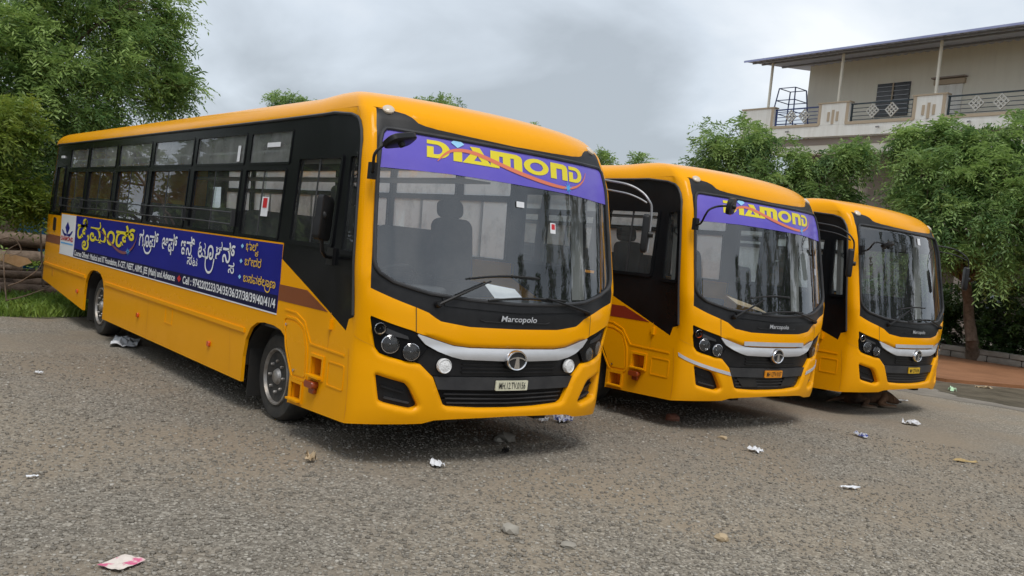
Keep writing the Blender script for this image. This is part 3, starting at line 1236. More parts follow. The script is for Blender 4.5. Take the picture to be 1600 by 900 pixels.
    P('grille_bar', 'gbar', lambda: shell_panel('grille_bar', [mirror([(0, .690), (-.512, .693), (-.475, .598), (0, .592)])], [], M['trim'], -.014, .03, .05, .05))
    lg = P('lower_grille', 'lgr', lambda: shell_panel('lower_grille', [mirror([(0, .588), (-.470, .594), (-.44, .50), (-.40, .476), (0, .456)])], [], M['plastic'], -.044, .01, .05, .06))
    for k in range(3):
        P('slat', ('lslat', k), lambda: shell_panel('slat', [mirror([(0, .480 + k * .034), (-.40 - .012 * k, .488 + k * .034), (-.40 - .012 * k, .498 + k * .034), (0, .490 + k * .034)])], [], M['trim'], -.034, .012, .06, .06), lg)
    if cfg['vane']:
        for sg in (-1, 1):
            P('vent', ('vent', sg), lambda: shell_panel('vent', [[(sg * .15, .486), (sg * .33, .492), (sg * .41, .585), (sg * .19, .585)]], [], M['under'], -.028, .004, .06, .06), lg)
    P('grille_trim', 'sil', lambda: shell_panel('grille_trim', [mirror([(0, .919), (-.301, .919), (-.404, .931), (-.648, 1.008), (-.650, .995), (-.593, .934), (-.503, .885), (-.42, .852), (-.344, .831), (-.084, .824), (0, .824)])], [], M['silver'],
                                               lambda s, v: -.004 + .012 * math.sin(max(0, min(1, (v - .82) / .1)) * PI), .03, .04, .02))
    for sg in (-1, 1):
        ho = round_poly([(-1.05, 1.110), (-.69, 1.024), (-.655, 1.008), (-.615, .936), (-.57, .905), (-.64, .802), (-.727, .807), (-.94, .853), (-.99, .893), (-1.028, 1.0)], .015)
        if sg > 0:
            ho = flip(ho)
        hl = P('headlight_unit', ('hl', sg), lambda: shell_panel('headlight_unit', [ho], [], M['black'], -.016, .03, .04, .05))
        for (s, v, r, m) in ((-.853, .920, .060, 'reflector'), (-.688, .873, .058, 'reflector'), (-.952, 1.028, .040, cfg['indicator'])):
            def bowl():
                b, g = lamp(r)
                return b.mesh('headlight', [M[m], M['chrome'], M['led']], 10 if r > .05 else 40)
            nm = 'headlight' if r > .05 else 'indicator'
            o = P(nm, ('bowl', r, m), bowl, hl)
            orient(o, -s * sg * -1 if sg > 0 else s, v, -.004)
            if r > .05:
                o2 = P('lens', ('lens', r), lambda: lamp(r)[1].mesh('lens', M['lens_clear'], 60), hl)
                orient(o2, s if sg < 0 else -s, v, -.004)
        P('eyelid', ('eyelid', sg), lambda: shell_panel('eyelid', [[(-sg * -1 * a, b) for a, b in ((.935, 1.048), (.72, .985), (.71, .962), (.80, .975), (.90, .995))]], [], M['trim'], -.006, .01, .05, .05), hl)
        if cfg['fog']:
            def fogl():
                b = MB()
                r = .052
                b.lathe([(r * 1.08, -.02), (r * 1.08, .012), (r, .018), (r * .97, .010), (r * .6, .016), (0, .018)], (0, 0, 0), (0, -1, 0), 28)
                return b.mesh('fog_lamp', M['led'], 40)
            o = P('fog_lamp', 'fogl', fogl)
            orient(o, sg * .454, .779, -.004)
        fg = P('corner_vent', ('fogrec', sg), lambda: shell_panel('corner_vent', [grow(FOGHOLE if sg < 0 else flip(FOGHOLE), .01)], [], M['plastic'], -.055, .004, .05, .05))
        P('slat', ('fogsl', sg), lambda: shell_panel('slat', [[(sg * -a * -1, b) for a, b in ((.86, .515), (.66, .482), (.655, .494), (.855, .53))]], [], M['trim'], -.03, .02, .05, .05), fg)
        P('slat', ('fogsl2', sg), lambda: shell_panel('slat', [[(sg * a, b) for a, b in ((.90, .60), (.70, .555), (.695, .566), (.895, .613))]], [], M['plastic'], -.034, .02, .05, .05), fg)

    def badge():
        b = MB()
        b.lathe([(.108, -.03), (.108, .006), (.100, .016), (.090, .012), (.088, .0), (0, -.002)], (0, 0, 0), (0, -1, 0), 36)
        return b.mesh('emblem', M['chrome'], 40)
    em = P('emblem', 'badge', badge)
    orient(em, 0, .834, .022, (.93, 1, .74))

    def badge_t():
        b = MB()
        b.m = 0
        b.lathe([(.088, .0), (.088, .004), (0, .004)], (0, 0, 0), (0, -1, 0), 36)
        f = lambda u, w, t: Vector((u, -t, w))
        b.m = 1
        b.prism([(-.085, .012), (-.05, .032), (0, .040), (.05, .032), (.085, .012), (.086, .0), (.05, .018), (.016, .024), (.030, -.088), (-.030, -.088), (-.016, .024), (-.05, .018), (-.086, .0)][::-1], f, .003, .012)
        return b.mesh('emblem_face', [M['ink'], M['chrome']], 30)
    link('emblem_face', cached('badget', badge_t), em)

    # plates, badge lettering, tape
    def on_front(s0, v0, off, body, w, cap, m, name, offset=.0, shear=0.0):
        p, u, wv, n = frame_at(s0, v0, off)
        vs, fs = fit_text(body, -w / 2, w / 2, -cap / 2, cap=cap, offset=offset, shear=shear)
        mb = MB()
        mb.quadmesh([p + u * a + wv * b for a, b in vs], fs)
        return mb.mesh(name, M[m], 0)
    pl = P('number_plate', ('plate', cfg['plate']), lambda: shell_panel('number_plate', [round_poly([(-.112, .594), (.108, .594), (.108, .672), (-.112, .672)], .006)], [], M[cfg['plate_mat']], .006, .012, .1, 0))
    P('lettering', ('platetext', cfg['plate']), lambda: on_front(-.002, .634, .0095, cfg['plate'], .265, .052, 'ink', 'lettering', .006), pl)
    P('name_badge', 'marco', lambda: join_meshes('name_badge', [on_front(.004, 1.155, .010, 'Marcopolo', .36, .044, 'silver', 'n', .008, .15)]))
    P('cowl_line', 'cowl', lambda: decal('cowl_line', [[(-.25, 1.136), (-.22, 1.124), (.21, 1.124), (.24, 1.136), (.235, 1.139), (.21, 1.128), (-.22, 1.128), (-.245, 1.139)]], [], 'trim', .004, .006, .05, 0))

    def cowl():
        return shell_panel('cowl_grille', [mirror([(0, 1.262), (-.317, 1.274), (-.50, 1.29), (-.48, 1.225), (0, 1.200)])], [], M['plastic'], .004, .01, .05, .06)
    P('cowl_grille', 'cowlg', cowl)
    if cfg['tape_top']:
        P('reflective_strip', 'tape1', lambda: decal('reflective_strip', [[(-.392, .937), (.40, .937), (.392, .982), (-.395, .982)]], [], 'tape', .006, .004))
    if cfg['tape_side']:
        for sg in (-1, 1):
            P('reflective_strip', ('tape2', sg), lambda: shell_panel('reflective_strip', [[(sg * -a * -1, b) for a, b in ((1.29, .815), (.522, .650), (.506, .612), (1.27, .778))]], [], M['tape'], lambda s, v: .006 + .022 * math.exp(-((v - .50) / .22) ** 2) * math.exp(-((abs(s) - .72) / .30) ** 2), .004, .04, .05))

    # panel gaps on the nose
    for sg in (-1, 1):
        P('panel_gap', ('gap', sg), lambda: join_meshes('panel_gap', [
            decal('g', [[(sg * .678, 1.20), (sg * .672, 1.20), (sg * .662, 1.022), (sg * .668, 1.022)]], [], 'ink', .0015, 0, .04, 0),
            decal('g', [[(sg * 1.30, .958), (sg * 1.01, .902), (sg * 1.01, .898), (sg * 1.30, .953)]], [], 'yellow_dark', .0015, 0, .04, 0)]))

    # wipers
    def wiper(piv, elbow, b0, b1):
        mb = MB()
        q = lambda p, o: surf(*p) + surf_n(*p) * o
        mb.lathe([(.026, -.01), (.026, .03), (.015, .045)], q(piv, 0), surf_n(*piv), 12)
        n = 8
        mb.tube([q((piv[0] + (elbow[0] - piv[0]) * k / n, piv[1] + (elbow[1] - piv[1]) * k / n), .035) for k in range(n + 1)], [.013 - .006 * k / n for k in range(n + 1)], 6)
        bl = MB()
        bl.tube([q((b0[0] + (b1[0] - b0[0]) * k / 12, b0[1] + (b1[1] - b0[1]) * k / 12 + .02 * math.sin(PI * k / 12)), .018) for k in range(13)], .009, 6)
        return mb.mesh('wiper', M['plastic'], 40), bl.mesh('wiper_blade', M['rubber'], 40)
    for k, a in enumerate((((-.529, 1.231), (-.20, 1.43), (-.33, 1.44), (.14, 1.48)), ((.613, 1.22), (.19, 1.325), (.36, 1.315), (-.21, 1.285)))):
        wa, wb = cached(('wip', k), lambda: wiper(*a))
        w = link('wiper', wa, root)
        link('wiper_blade', wb, w)

    # mirrors
    def near_mirror():
        a = MB()
        a.tube(smooth_path([Vector(p) for p in cfg['arm']], 5) if False else [Vector(p) for p in smooth_path(cfg['arm'], 5)], .011, 8)
        a.box((-1.262, .235, 2.15), (.05, .05, .12))
        h = MB()
        hc, hs, hr = cfg['head']
        q = Matrix.Rotation(math.radians(hr[2]), 3, 'Z') @ Matrix.Rotation(math.radians(hr[0]), 3, 'X') @ Matrix.Rotation(math.radians(hr[1]), 3, 'Y')
        h.rbox(hc, (hs[0], .045, hs[1]), min(hs) * .38, q, 1, 5)
        h.lathe([(.026, 0), (.022, .03), (.0, .035)], Vector(hc) + q @ Vector((0, -.02, 0)), q @ Vector((0, -1, 0)), 10)
        return a.mesh('front_mirror', M['plastic'], 40), h.mesh('mirror_head', M['plastic'], 40)
    nm = near_mirror()
    o = link('front_mirror', nm[0], root)
    link('mirror_head', nm[1], o)
    if cfg['door_mirror']:
        a = MB()
        a.tube([(-1.25, .74, 1.49), (-1.36, .64, 1.50), (-1.41, .60, 1.535), (-1.47, .55, 1.80)], .014, 8)
        a.box((-1.258, .74, 1.50), (.03, .10, .13))
        h = MB()
        h.rbox((-1.44, .565, 1.78), (.205, .055, .325), .035, Matrix.Rotation(math.radians(38), 3, 'Z') @ Matrix.Rotation(math.radians(5), 3, 'Y'), 1, 5)
        h.lathe([(.03, 0), (.028, .03), (.015, .04)], (-1.46, .535, 1.80), (-.6, -.8, 0), 12)
        o = link('door_mirror', a.mesh('door_mirror', M['plastic'], 40), root)
        link('mirror_head', h.mesh('mirror_head', M['plastic'], 40), o)

    def far_mirror():
        a = MB()
        a.tube(smooth_path([(1.18, .40, 2.40), (1.28, .2, 2.375), (1.36, .1, 2.325), (1.39, .02, 2.25), (1.42, 0, 2.15), (1.42, 0, 1.80)]), .010, 8)
        a.tube(smooth_path([(1.20, .40, 2.32), (1.28, .2, 2.295), (1.34, .1, 2.262), (1.38, .03, 2.225)]), .008, 8)
        h = MB()
        h.rbox((1.365, .0, 1.955), (.12, .055, .34), .035, Matrix.Rotation(math.radians(40), 3, 'Z'), 1, 5)
        h.lathe([(.03, 0), (.026, .04)], (1.40, -.01, 1.95), (.6, -.7, 0), 10)
        return a.mesh('side_mirror', M['steel'] if cfg['door_mirror'] else M['plastic'], 40), h.mesh('mirror_head', M['plastic'], 40)
    fm = far_mirror()
    o = link('side_mirror', fm[0], root)
    link('mirror_head', fm[1], o)

    # near side fittings
    def guard():
        mb = MB()
        for z in (1.772, 1.662):
            mb.tube([(-W2 - .035, y, z + .006 * math.sin(y * 2.1)) for y in [2.72 + 6.75 * k / 24 for k in range(25)]],   .0065, 6)
        for y in (2.72, 4.05, 5.45, 6.84, 8.24, 9.47):
            mb.box((-W2 - .018, y, 1.717), (.035, .025, .15))
        return mb.mesh('window_guard', M['trim'], 40)
    P('window_guard', 'guard', guard)
    sl = lambda pts, m, off=.003, th=.003, nm='stripe': shell_panel(nm, [side_loop(pts)], [], M[m], off, th, .1, 0)
    st = cfg['stripe']
    P('stripe', ('stripeA', st), lambda: sl([(.72, 1.075), (1.10, 1.205), (1.64, 1.205), (1.64, 1.072)], st))
    P('stripe', ('stripeB', st), lambda: sl([(9.30, 1.075), (10.30, 1.075), (10.30, 1.20), (9.30, 1.20)], st))
    hatch = round_poly([(1.43, .93), (1.235, .93), (1.10, .885), (1.03, .75), (1.0, .52), (1.22, .515), (1.36, .72)], .03)
    P('panel_rib', 'rib1', lambda: shell_panel('panel_rib', [side_loop(grow(hatch, .035))], [side_loop(grow(hatch, .018))], M['yellow'], .008, .009, .1, 0))
    P('filler_hatch', 'hatch', lambda: shell_panel('filler_hatch', [side_loop(hatch)], [], M['yellow'], .006, .008, .1, 0))
    P('hatch_latch', 'latch', lambda: MB().lathe([(.012, 0), (.012, .012), (.0, .014)], (-W2 - .006, 1.395, .895), (-1, 0, 0), 10).lathe([(.012, 0), (.012, .012), (.0, .014)], (-W2 - .006, 1.19, .55), (-1, 0, 0), 10).mesh('hatch_latch', M['chrome']))
    for k, (y0, y1, z0, z1) in enumerate(STEPS):
        def step():
            mb = MB()
            x = -W2
            for (c, s) in ((((y0 + y1) / 2, z1 + .012), (y1 - y0 + .05, .024)), (((y0 + y1) / 2, z0 - .012), (y1 - y0 + .05, .024)), ((y0 - .012, (z0 + z1) / 2), (.024, z1 - z0)), ((y1 + .012, (z0 + z1) / 2), (.024, z1 - z0))):
                mb.box((x - .004, c[0], c[1]), (.016, s[0], s[1]))
            mb.m = 1
            xi = x + .11
            q = [(y0 - .002, z0 - .002), (y1 + .002, z0 - .002), (y1 + .002, z1 + .002), (y0 - .002, z1 + .002)]
            mb.quadmesh([(x - .002, yy, zz) for yy, zz in q] + [(xi, yy, zz) for yy, zz in q], [(0, 1, 5, 4), (1, 2, 6, 5), (2, 3, 7, 6), (3, 0, 4, 7), (4, 5, 6, 7)])
            mb.m = 0
            mb.box((x - .02, (y0 + y1) / 2, z0 - .004), (.05, y1 - y0 + .03, .014))
            return mb.mesh('foot_step', [M['yellow'], M['yellow_dark']], 0)
        P('foot_step', ('step', k), step)
    P('access_panel', 'access', lambda: shell_panel('access_panel', [side_loop(rect(.385, .64, .525, .715, .02))], [side_loop(rect(.395, .63, .535, .705, .016))], M['yellow'], .005, .006, .1, 0))
    P('panel_rib', 'rib2', lambda: shell_panel('panel_rib', [side_loop([(.40, .782), (.96, .79), (1.02, .85), (1.10, .95), (1.25, 1.0), (1.46, 1.005), (1.46, 1.015), (1.24, 1.012), (1.085, .96), (1.0, .86), (.95, .803), (.40, .795)])], [], M['yellow'], .006, .007, .1, 0))
    for k_, q_ in enumerate(([(.665, 1.078), (.659, 1.078), (.669, .80), (.675, .80)], [(.296, .32), (.302, .32), (.357, .85), (.351, .85)], [(2.595, .71), (2.589, .71), (2.515, .28), (2.521, .28)], [(5.0, .71), (4.995, .71), (4.995, .28), (5.0, .28)])):
        P('panel_gap', ('dgap', k_), lambda: sl(q_, 'yellow_dark', .0015, 0))
    P('door_hinge', 'hinge', lambda: MB().box((-W2 - .012, .645, .99), (.026, .03, .075)).box((-W2 - .006, .66, .99), (.014, .055, .03)).mesh('door_hinge', M['yellow'], 0))
    P('flap', 'flap', lambda: shell_panel('flap', [side_loop(rect(4.17, 4.40, .525, .70, .01))], [side_loop(rect(4.182, 4.388, .537, .688, .008))], M['yellow'], .004, .005, .1, 0))
    P('flap', 'flap2', lambda: shell_panel('flap', [side_loop(rect(9.62, 9.74, .58, .70, .01))], [], M['yellow_dark'], .003, .004, .1, 0))
    for y, z in ((5.32, .497), (3.06, .492), (8.11, .497)):
        link('side_marker', cached('smark', lambda: MB().rbox((0, 0, 0), (.022, .06, .05), .012, None, 0).mesh('side_marker', M['amber'], 40)), root, (-W2 - .010, y, z))
    link('turn_repeater', cached('rep', lambda: MB().rbox((0, 0, 0), (.06, .14, .055), .02, None, 0).rbox((.012, -.01, -.045), (.035, .08, .05), .015, None, 0).mesh('turn_repeater', M['amber_dark'], 40)), root, (-W2 - .028, .83, .50))
    P('rear_badge', 'rbadge', lambda: MB().rbox((-W2 - .006, 9.78, 1.37), (.012, .16, .20), .03, None, 0).mesh('rear_badge', M['ink'], 40))
    P('reflector_tag', 'rtag', lambda: MB().box((-W2 + .03, 9.74, 2.40), (.02, .16, .035)).mesh('reflector_tag', M['vinyl_white'], 0))

    if cfg['side_banner']:
        ban = P('side_banner', 'sban', lambda: sl([(1.625, .958), (8.51, .958), (8.51, 1.538), (1.625, 1.538)], 'navy', .004, .004, 'side_banner'))
        P('banner_strip', 'sstrip', lambda: sl([(1.625, .960), (8.50, .960), (8.47, 1.072), (1.625, 1.108)], 'navy_dark', .0055, .001), ban)
        P('banner_border', 'sbord', lambda: sl([(1.625, .945), (9.36, .945), (9.36, .957), (1.625, .957)], 'vinyl_white', .0045, .004), ban)
        lg = P('banner_logo_panel', 'slogo', lambda: sl([(8.512, .95), (9.33, .95), (9.37, 1.535), (8.53, 1.535)], 'vinyl_white', .005, .005), ban)
        g = side_map(.007)

        def titles():
            pc = [kn('ಡೈಮಂಡ್', 8.36, 5.68, 1.232, .193)]
            return flat_text('title_lettering', pc, side_map(.009), 'vinyl_yellow')
        P('title_lettering', 'ttl', titles, ban)

        bz, bh = 1.298, .135
        words = [[('t', 'ಗೂಪ್', 5.50, 4.81, bz, bh), ('h', [(5.33, 1.315), (5.29, 1.262), (5.22, 1.228), (5.12, 1.232), (5.06, 1.268), (5.04, 1.31)], .024)],
                 [('t', 'ಆಫ್', 4.68, 4.19, bz, bh)],
                 [('t', 'ಇನಿ', 4.07, 3.67, bz, bh), ('t', 'ಸ', 3.85, 3.71, 1.205, .072), ('t', 'ಟ', 3.69, 3.55, 1.20, .072)],
                 [('t', 'ಟೂ', 3.56, 3.14, bz, bh), ('h', [(3.34, 1.30), (3.33, 1.22), (3.27, 1.172), (3.19, 1.175), (3.14, 1.22), (3.115, 1.31)], .024)],
                 [('t', 'ಶನ್', 3.09, 2.61, bz, bh), ('t', 'ಸ', 2.74, 2.60, 1.208, .072)]]
        towns = [[('t', 'ಭಾಲಿ', 2.37, 2.11, 1.447, .056), ('t', 'ಕ', 2.16, 2.09, 1.402, .035)], [('t', 'ಬೀದರ', 2.37, 2.01, 1.308, .056)],
                 [('t', 'ಬಸವಕಲಾಣ', 2.37, 1.68, 1.160, .056), ('h', [(1.90, 1.165), (1.88, 1.13), (1.84, 1.116), (1.80, 1.125), (1.785, 1.16)], .012)]]
        for nm_, lst, mm in (('name_lettering', words, 'vinyl_white'), ('town_lettering', towns, 'vinyl_gold')):
            for k_, w_ in enumerate(lst):
                P(nm_, (nm_, k_), lambda: flat_text(nm_, [kn(*x[1:]) if x[0] == 't' else hook(*x[1:]) for x in w_], side_map(.009), mm), ban)

        for z_ in (1.475, 1.338, 1.194):
            P('bullet_mark', ('bul', z_), lambda: flat_text('bullet_mark', [dia(2.455, z_, .035, .022)], side_map(.009), 'vinyl_sky'), ban)
        P('red_bullet', 'rbul', lambda: flat_text('red_bullet', [dia(4.04, 1.035, .06, .038)], side_map(.009), 'vinyl_red'), ban)

        def eng():
            a, fa = fit_text('Courses Offered : Medical and IIT Foundation, K-CET, NEET, AIIMS, JEE (Main) and Advance', -8.43, -4.17, 0, cap=.074, offset=.022)
            a = [(x, z + .980 + (x + 8.43) / 4.26 * .018) for x, z in a]
            b, fb = fit_text('Cell : 9742202233/34/35/36/37/38/39/40/41/4', -3.93, -1.65, .998, cap=.076, offset=.022)
            return (a, fa), (b, fb)
        for k_, pc_ in enumerate(eng()):
            P('contact_lettering', ('eng', k_), lambda: flat_text('contact_lettering', [pc_], side_map(.009), 'vinyl_white'), ban)['kind'] = 'stuff'

        def sw2():
            c = [(-y, z) for y, z in smooth_path([(7.35, 1.395), (7.05, 1.36), (6.78, 1.294), (6.44, 1.205), (6.14, 1.170), (5.9, 1.195), (5.72, 1.262), (5.62, 1.35), (5.58, 1.435)])]
            n = len(c)
            return flat_text('swoosh', [stroke(c, [.004 + .030 * math.sin(PI * i / (n - 1)) for i in range(n)])], side_map(.0105), 'vinyl_brown')
        P('swoosh', 'sw2', sw2, ban)
        P('star_mark', 'st2', lambda: flat_text('star_mark', [star8(-5.9, 1.198, .12, .05)], side_map(.012), 'vinyl_cyan'), ban)

        def logo():
            e = lambda cy, cz, ry, rz, rot, n=16: ([(-cy + ry * math.cos(a) * math.cos(rot) - rz * math.sin(a) * math.sin(rot), cz + ry * math.cos(a) * math.sin(rot) * .5 + rz * math.sin(a) * math.cos(rot)) for a in [2 * PI * k / n for k in range(n)]], [tuple(range(n))])
            return flat_text('logo_mark', [([(-9.08, 1.35), (-8.95, 1.24), (-8.82, 1.35), (-8.95, 1.435)], [(0, 1, 2, 3)]), e(9.16, 1.265, .14, .022, -.7), e(8.74, 1.265, .14, .022, .7), e(9.05, 1.245, .10, .016, -.2), e(8.85, 1.245, .10, .016, .2)], side_map(.0075), 'navy')
        P('logo_mark', 'lgm', logo, lg)
        P('logo_ring', 'lgr', lambda: flat_text('logo_ring', [stroke([(-8.95 + .20 * math.cos(a), 1.365 + .105 * math.sin(a)) for a in [math.radians(-20 + 220 * k / 24) for k in range(25)]], .014),
                                                            stroke([(-8.95 + .045 * math.cos(a), 1.345 + .026 * math.sin(a)) for a in [2 * PI * k / 16 for k in range(17)]], .02)], side_map(.0085), 'vinyl_orange'), lg)
        P('logo_lettering', 'lgt', lambda: flat_text('logo_lettering', [fit_text('DIAMOND', -9.29, -8.57, 1.155, cap=.062, offset=.03)], side_map(.0075), 'vinyl_red'), lg)
        P('logo_line', 'lgl', lambda: flat_text('logo_line', [([(-9.28 + k * .072, 1.105), (-9.28 + k * .072 + .056, 1.105), (-9.28 + k * .072 + .056, 1.128), (-9.28 + k * .072, 1.128)], [(0, 1, 2, 3)]) for k in range(10)], side_map(.0075), 'vinyl_cyan'), lg)
        # stickers on the glass
        P('sticker', 'stk1', lambda: sl([(2.02, 1.76), (2.16, 1.76), (2.16, 1.93), (2.02, 1.93)], 'paper', .004, .002))
        P('sticker', 'stk2', lambda: sl([(2.045, 1.835), (2.13, 1.835), (2.13, 1.92), (2.045, 1.92)], 'vinyl_red', .007, .002))
        P('sticker', 'stk3', lambda: sl([(1.93, 2.37), (2.20, 2.37), (2.20, 2.41), (1.93, 2.41)], 'paper', .004, .002))
        P('sticker', 'stk4', lambda: sl([(2.80, 2.25), (2.86, 2.25), (2.86, 2.40), (2.80, 2.40)], 'paper', .004, .002))
    for k, (s, v, w, h, m) in enumerate(cfg['stickers']):
        P('sticker', ('fst', cfg['plate'], k), lambda: decal('sticker', [[(s - w / 2, v - h / 2), (s + w / 2, v - h / 2), (s + w / 2, v + h / 2), (s - w / 2, v + h / 2)]], [], m, .0, .002, .05, 0))
    return root


def _dome(s):
    p, u, w, n = frame_at(s, 2.652, .0)
    return MB().lathe([(.046, -.01), (.046, .004), (.036, .014), (.015, .018), (0, .019)], p, n, 16).mesh('d', M['amber_pale'])


base = dict(banner=True, vane=False, indicator='amber_pale', fog=False, plate_mat='plate_white', tape_top=False, tape_side=False, door_mirror=False, stripe='brown_stripe', side_banner=False, stickers=[],
            arm=[(-1.25, .24, 2.14), (-1.32, .12, 2.16), (-1.34, .06, 2.24), (-1.32, .03, 2.30), (-1.20, .02, 2.345), (-1.04, .02, 2.365)], head=((-1.02, .0, 2.365), (.27, .165), (8, -6, 26)))
BUSES = [
    dict(base, label='yellow bus with a blue Kannada banner along its side and a cream number plate', fog=True, plate='MH.12.TV.0156', door_mirror=True, side_banner=True,
         arm=[(-1.25, .24, 2.14), (-1.31, .14, 2.16), (-1.335, .10, 2.25), (-1.30, .08, 2.31), (-1.22, .06, 2.375), (-1.16, .05, 2.395)], head=((-1.175, .045, 2.375), (.26, .15), (58, -24, 34)),
         stickers=[(.02, 2.055, .055, .045, 'paper'), (.275, 1.90, .045, .085, 'paper'), (.277, 1.912, .030, .045, 'vinyl_red')]),
    dict(base, label='yellow bus with a purple windscreen banner and grey reflective strips across its bumper', plate='MH 12TV 0157', plate_mat='plate_orange', vane=True, indicator='amber', tape_top=True, tape_side=True,
         stripe='red_stripe', stickers=[(.80, 1.80, .03, .07, 'paper')]),
    dict(base, label='yellow bus with a bare dark windscreen and no banner, parked beside the red pavement', plate='MH 12TV 8145', plate_mat='plate_yellow', banner=False, tape_top=True,
         stripe='red_stripe', stickers=[(.12, 2.38, .06, .09, 'paper')],
         arm=[(-1.25, .24, 2.14), (-1.32, .12, 2.16), (-1.34, .06, 2.22), (-1.32, .04, 2.255), (-1.20, .03, 2.265), (-1.04, .03, 2.26)], head=((-1.02, .02, 2.25), (.30, .15), (62, 0, 20))),
]
bus1 = make_bus((0, 0, 0), 0, BUSES[0])
bus2 = make_bus((4.02396, .40131, 0), .014558, BUSES[1])
bus3 = make_bus((7.48665, .58783, 0), .039181, BUSES[2])

# ------------------------------------------------------------------ ground
RNG = np.random.default_rng(11)


def ground_mat():
    m, nt, b = node_mat('gravel_ground')
    b.inputs['Roughness'].default_value = 0.95
    b.inputs['Specular IOR Level'].default_value = 0.25
    L = nt.links
    big = noise_node(nt, .55, 5, .6)
    fine = noise_node(nt, 26, 5, .7)
    t = nt.nodes.new('ShaderNodeTexCoord')
    vo = nt.nodes.new('ShaderNodeTexVoronoi')
    vo.inputs['Scale'].default_value = 62
    vo.inputs['Randomness'].default_value = 1
    L.new(t.outputs['Object'], vo.inputs['Vector'])
    vo2 = nt.nodes.new('ShaderNodeTexVoronoi')
    vo2.inputs['Scale'].default_value = 140
    L.new(t.outputs['Object'], vo2.inputs['Vector'])
    sp = nt.nodes.new('ShaderNodeSeparateColor')
    L.new(vo.outputs['Color'], sp.inputs[0])
    c1 = ramp(nt, sp.outputs[0], [(0, (.150, .134, .110)), (.55, (.245, .222, .186)), (.9, (.335, .308, .262)), (1, (.47, .44, .38))])
    c2 = ramp(nt, fine.outputs['Fac'], [(.3, (.225, .185, .138)), (.7, (.33, .278, .212))])
    mx = nt.nodes.new('ShaderNodeMix')
    mx.data_type = 'RGBA'
    f = ramp(nt, big.outputs['Fac'], [(.42, (0, 0, 0)), (.62, (.9, .9, .9))])
    L.new(f, mx.inputs[0])
    L.new(c1, mx.inputs[6])
    L.new(c2, mx.inputs[7])
    # broad damp and dry variation
    w = noise_node(nt, .16, 3, .5)
    mu = nt.nodes.new('ShaderNodeMix')
    mu.data_type = 'RGBA'
    mu.blend_type = 'MULTIPLY'
    mu.inputs[0].default_value = 1
    L.new(mx.outputs[2], mu.inputs[6])
    L.new(ramp(nt, w.outputs['Fac'], [(.3, (.74, .73, .72)), (.5, (.98, .97, .96)), (.7, (1.14, 1.11, 1.06))]), mu.inputs[7])
    L.new(mu.outputs[2], b.inputs['Base Color'])
    ad = nt.nodes.new('ShaderNodeMath')
    ad.operation = 'ADD'
    L.new(vo.outputs['Distance'], ad.inputs[0])
    L.new(vo2.outputs['Distance'], ad.inputs[1])
    bp = nt.nodes.new('ShaderNodeBump')
    bp.invert = True
    bp.inputs['Strength'].default_value = .6
    bp.inputs['Distance'].default_value = .010
    L.new(ad.outputs[0], bp.inputs['Height'])
    L.new(bp.outputs[0], b.inputs['Normal'])
    return m


def gz(x, y):
    """slight unevenness of the yard (kept flat where the buses stand)"""
    return 0.0


M['gravel'] = ground_mat()
tag(link('ground', MB().quadmesh([(-300, -300, 0), (300, -300, 0), (300, 300, 0), (-300, 300, 0)], [(0, 1, 2, 3)]).mesh('ground', M['gravel'], 0)), kind='structure')

M['soil'] = mat('red_soil', (.20, .085, .034), .95, col2=(.28, .125, .055), scale=1.3, bump=.5, bscale=22)
M['mud'] = mat('wet_mud', (.075, .06, .042), .45, col2=(.17, .14, .10), scale=1.6, bump=.5, bscale=14, spec=.4)
M['stone'] = mat('kerb_stone', (.20, .18, .155), .9, col2=(.30, .275, .24), scale=3, bump=.4, bscale=24)
M['grit'] = mat('pale_grit', (.17, .15, .125), .95, col2=(.25, .22, .18), scale=2, bump=.5, bscale=40)


def sheet(name, pts, z, m, kind='structure', jag=0.0, sub=.5):
    pts = subdivide(pts, lambda a, b: sub)
    if jag:
        pts = [(x + random.uniform(-jag, jag), y + random.uniform(-jag, jag)) for x, y in pts]
    vs, fs = cdt_region([pts], [], [], lambda a, b: 99)
    o = link(name, MB().quadmesh([(x, y, z) for x, y in vs], fs).mesh(name, m, 0))
    return tag(o, kind=kind)


G = lambda *p: [tuple(on_ground(x, y)[:2]) for x, y in p]
# worn pale verge, muddy gutter and the red pavement on the right
verge = [(9.2, 5.5), (9.7, 3.2), (10.3, 2.2), (10.75, .6), (11.2, -1.5), (13.0, -6), (30, -14), (30, 25), (9.6, 25)]
sheet('verge', verge, .004, M['grit'], jag=.12, sub=.35)
gut = G((1452, 606), (1500, 621), (1600, 638)) + [(12.4, -2.5), (15.5, -4.5), (17.0, -1.2)] + G((1600, 609), (1530, 603), (1478, 598)) + [(12.0, 4.2), (11.5, 4.5)]
sheet('wet_gutter', gut, .008, M['mud'], jag=.07, sub=.25)
pave = G((1478, 597.5), (1530, 602), (1600, 608)) + [(17.2, -1.0), (23, -4.5), (25.5, -5), (25.5, 24), (12.6, 24), (12.0, 8)]
pmb = MB()
pp = subdivide(pave, lambda a, b: .6)
pv, pf = cdt_region([pp], [], [], lambda a, b: 99)
pmb.quadmesh([(x, y, .07) for x, y in pv], pf)
n0 = len(pp)
pmb.quadmesh([(x, y, .07) for x, y in pp] + [(x, y, -.05) for x, y in pp], [(i, n0 + i, n0 + (i + 1) % n0, (i + 1) % n0) for i in range(n0)])
tag(link('pavement', pmb.mesh('pavement', M['soil'], 0)), kind='structure')

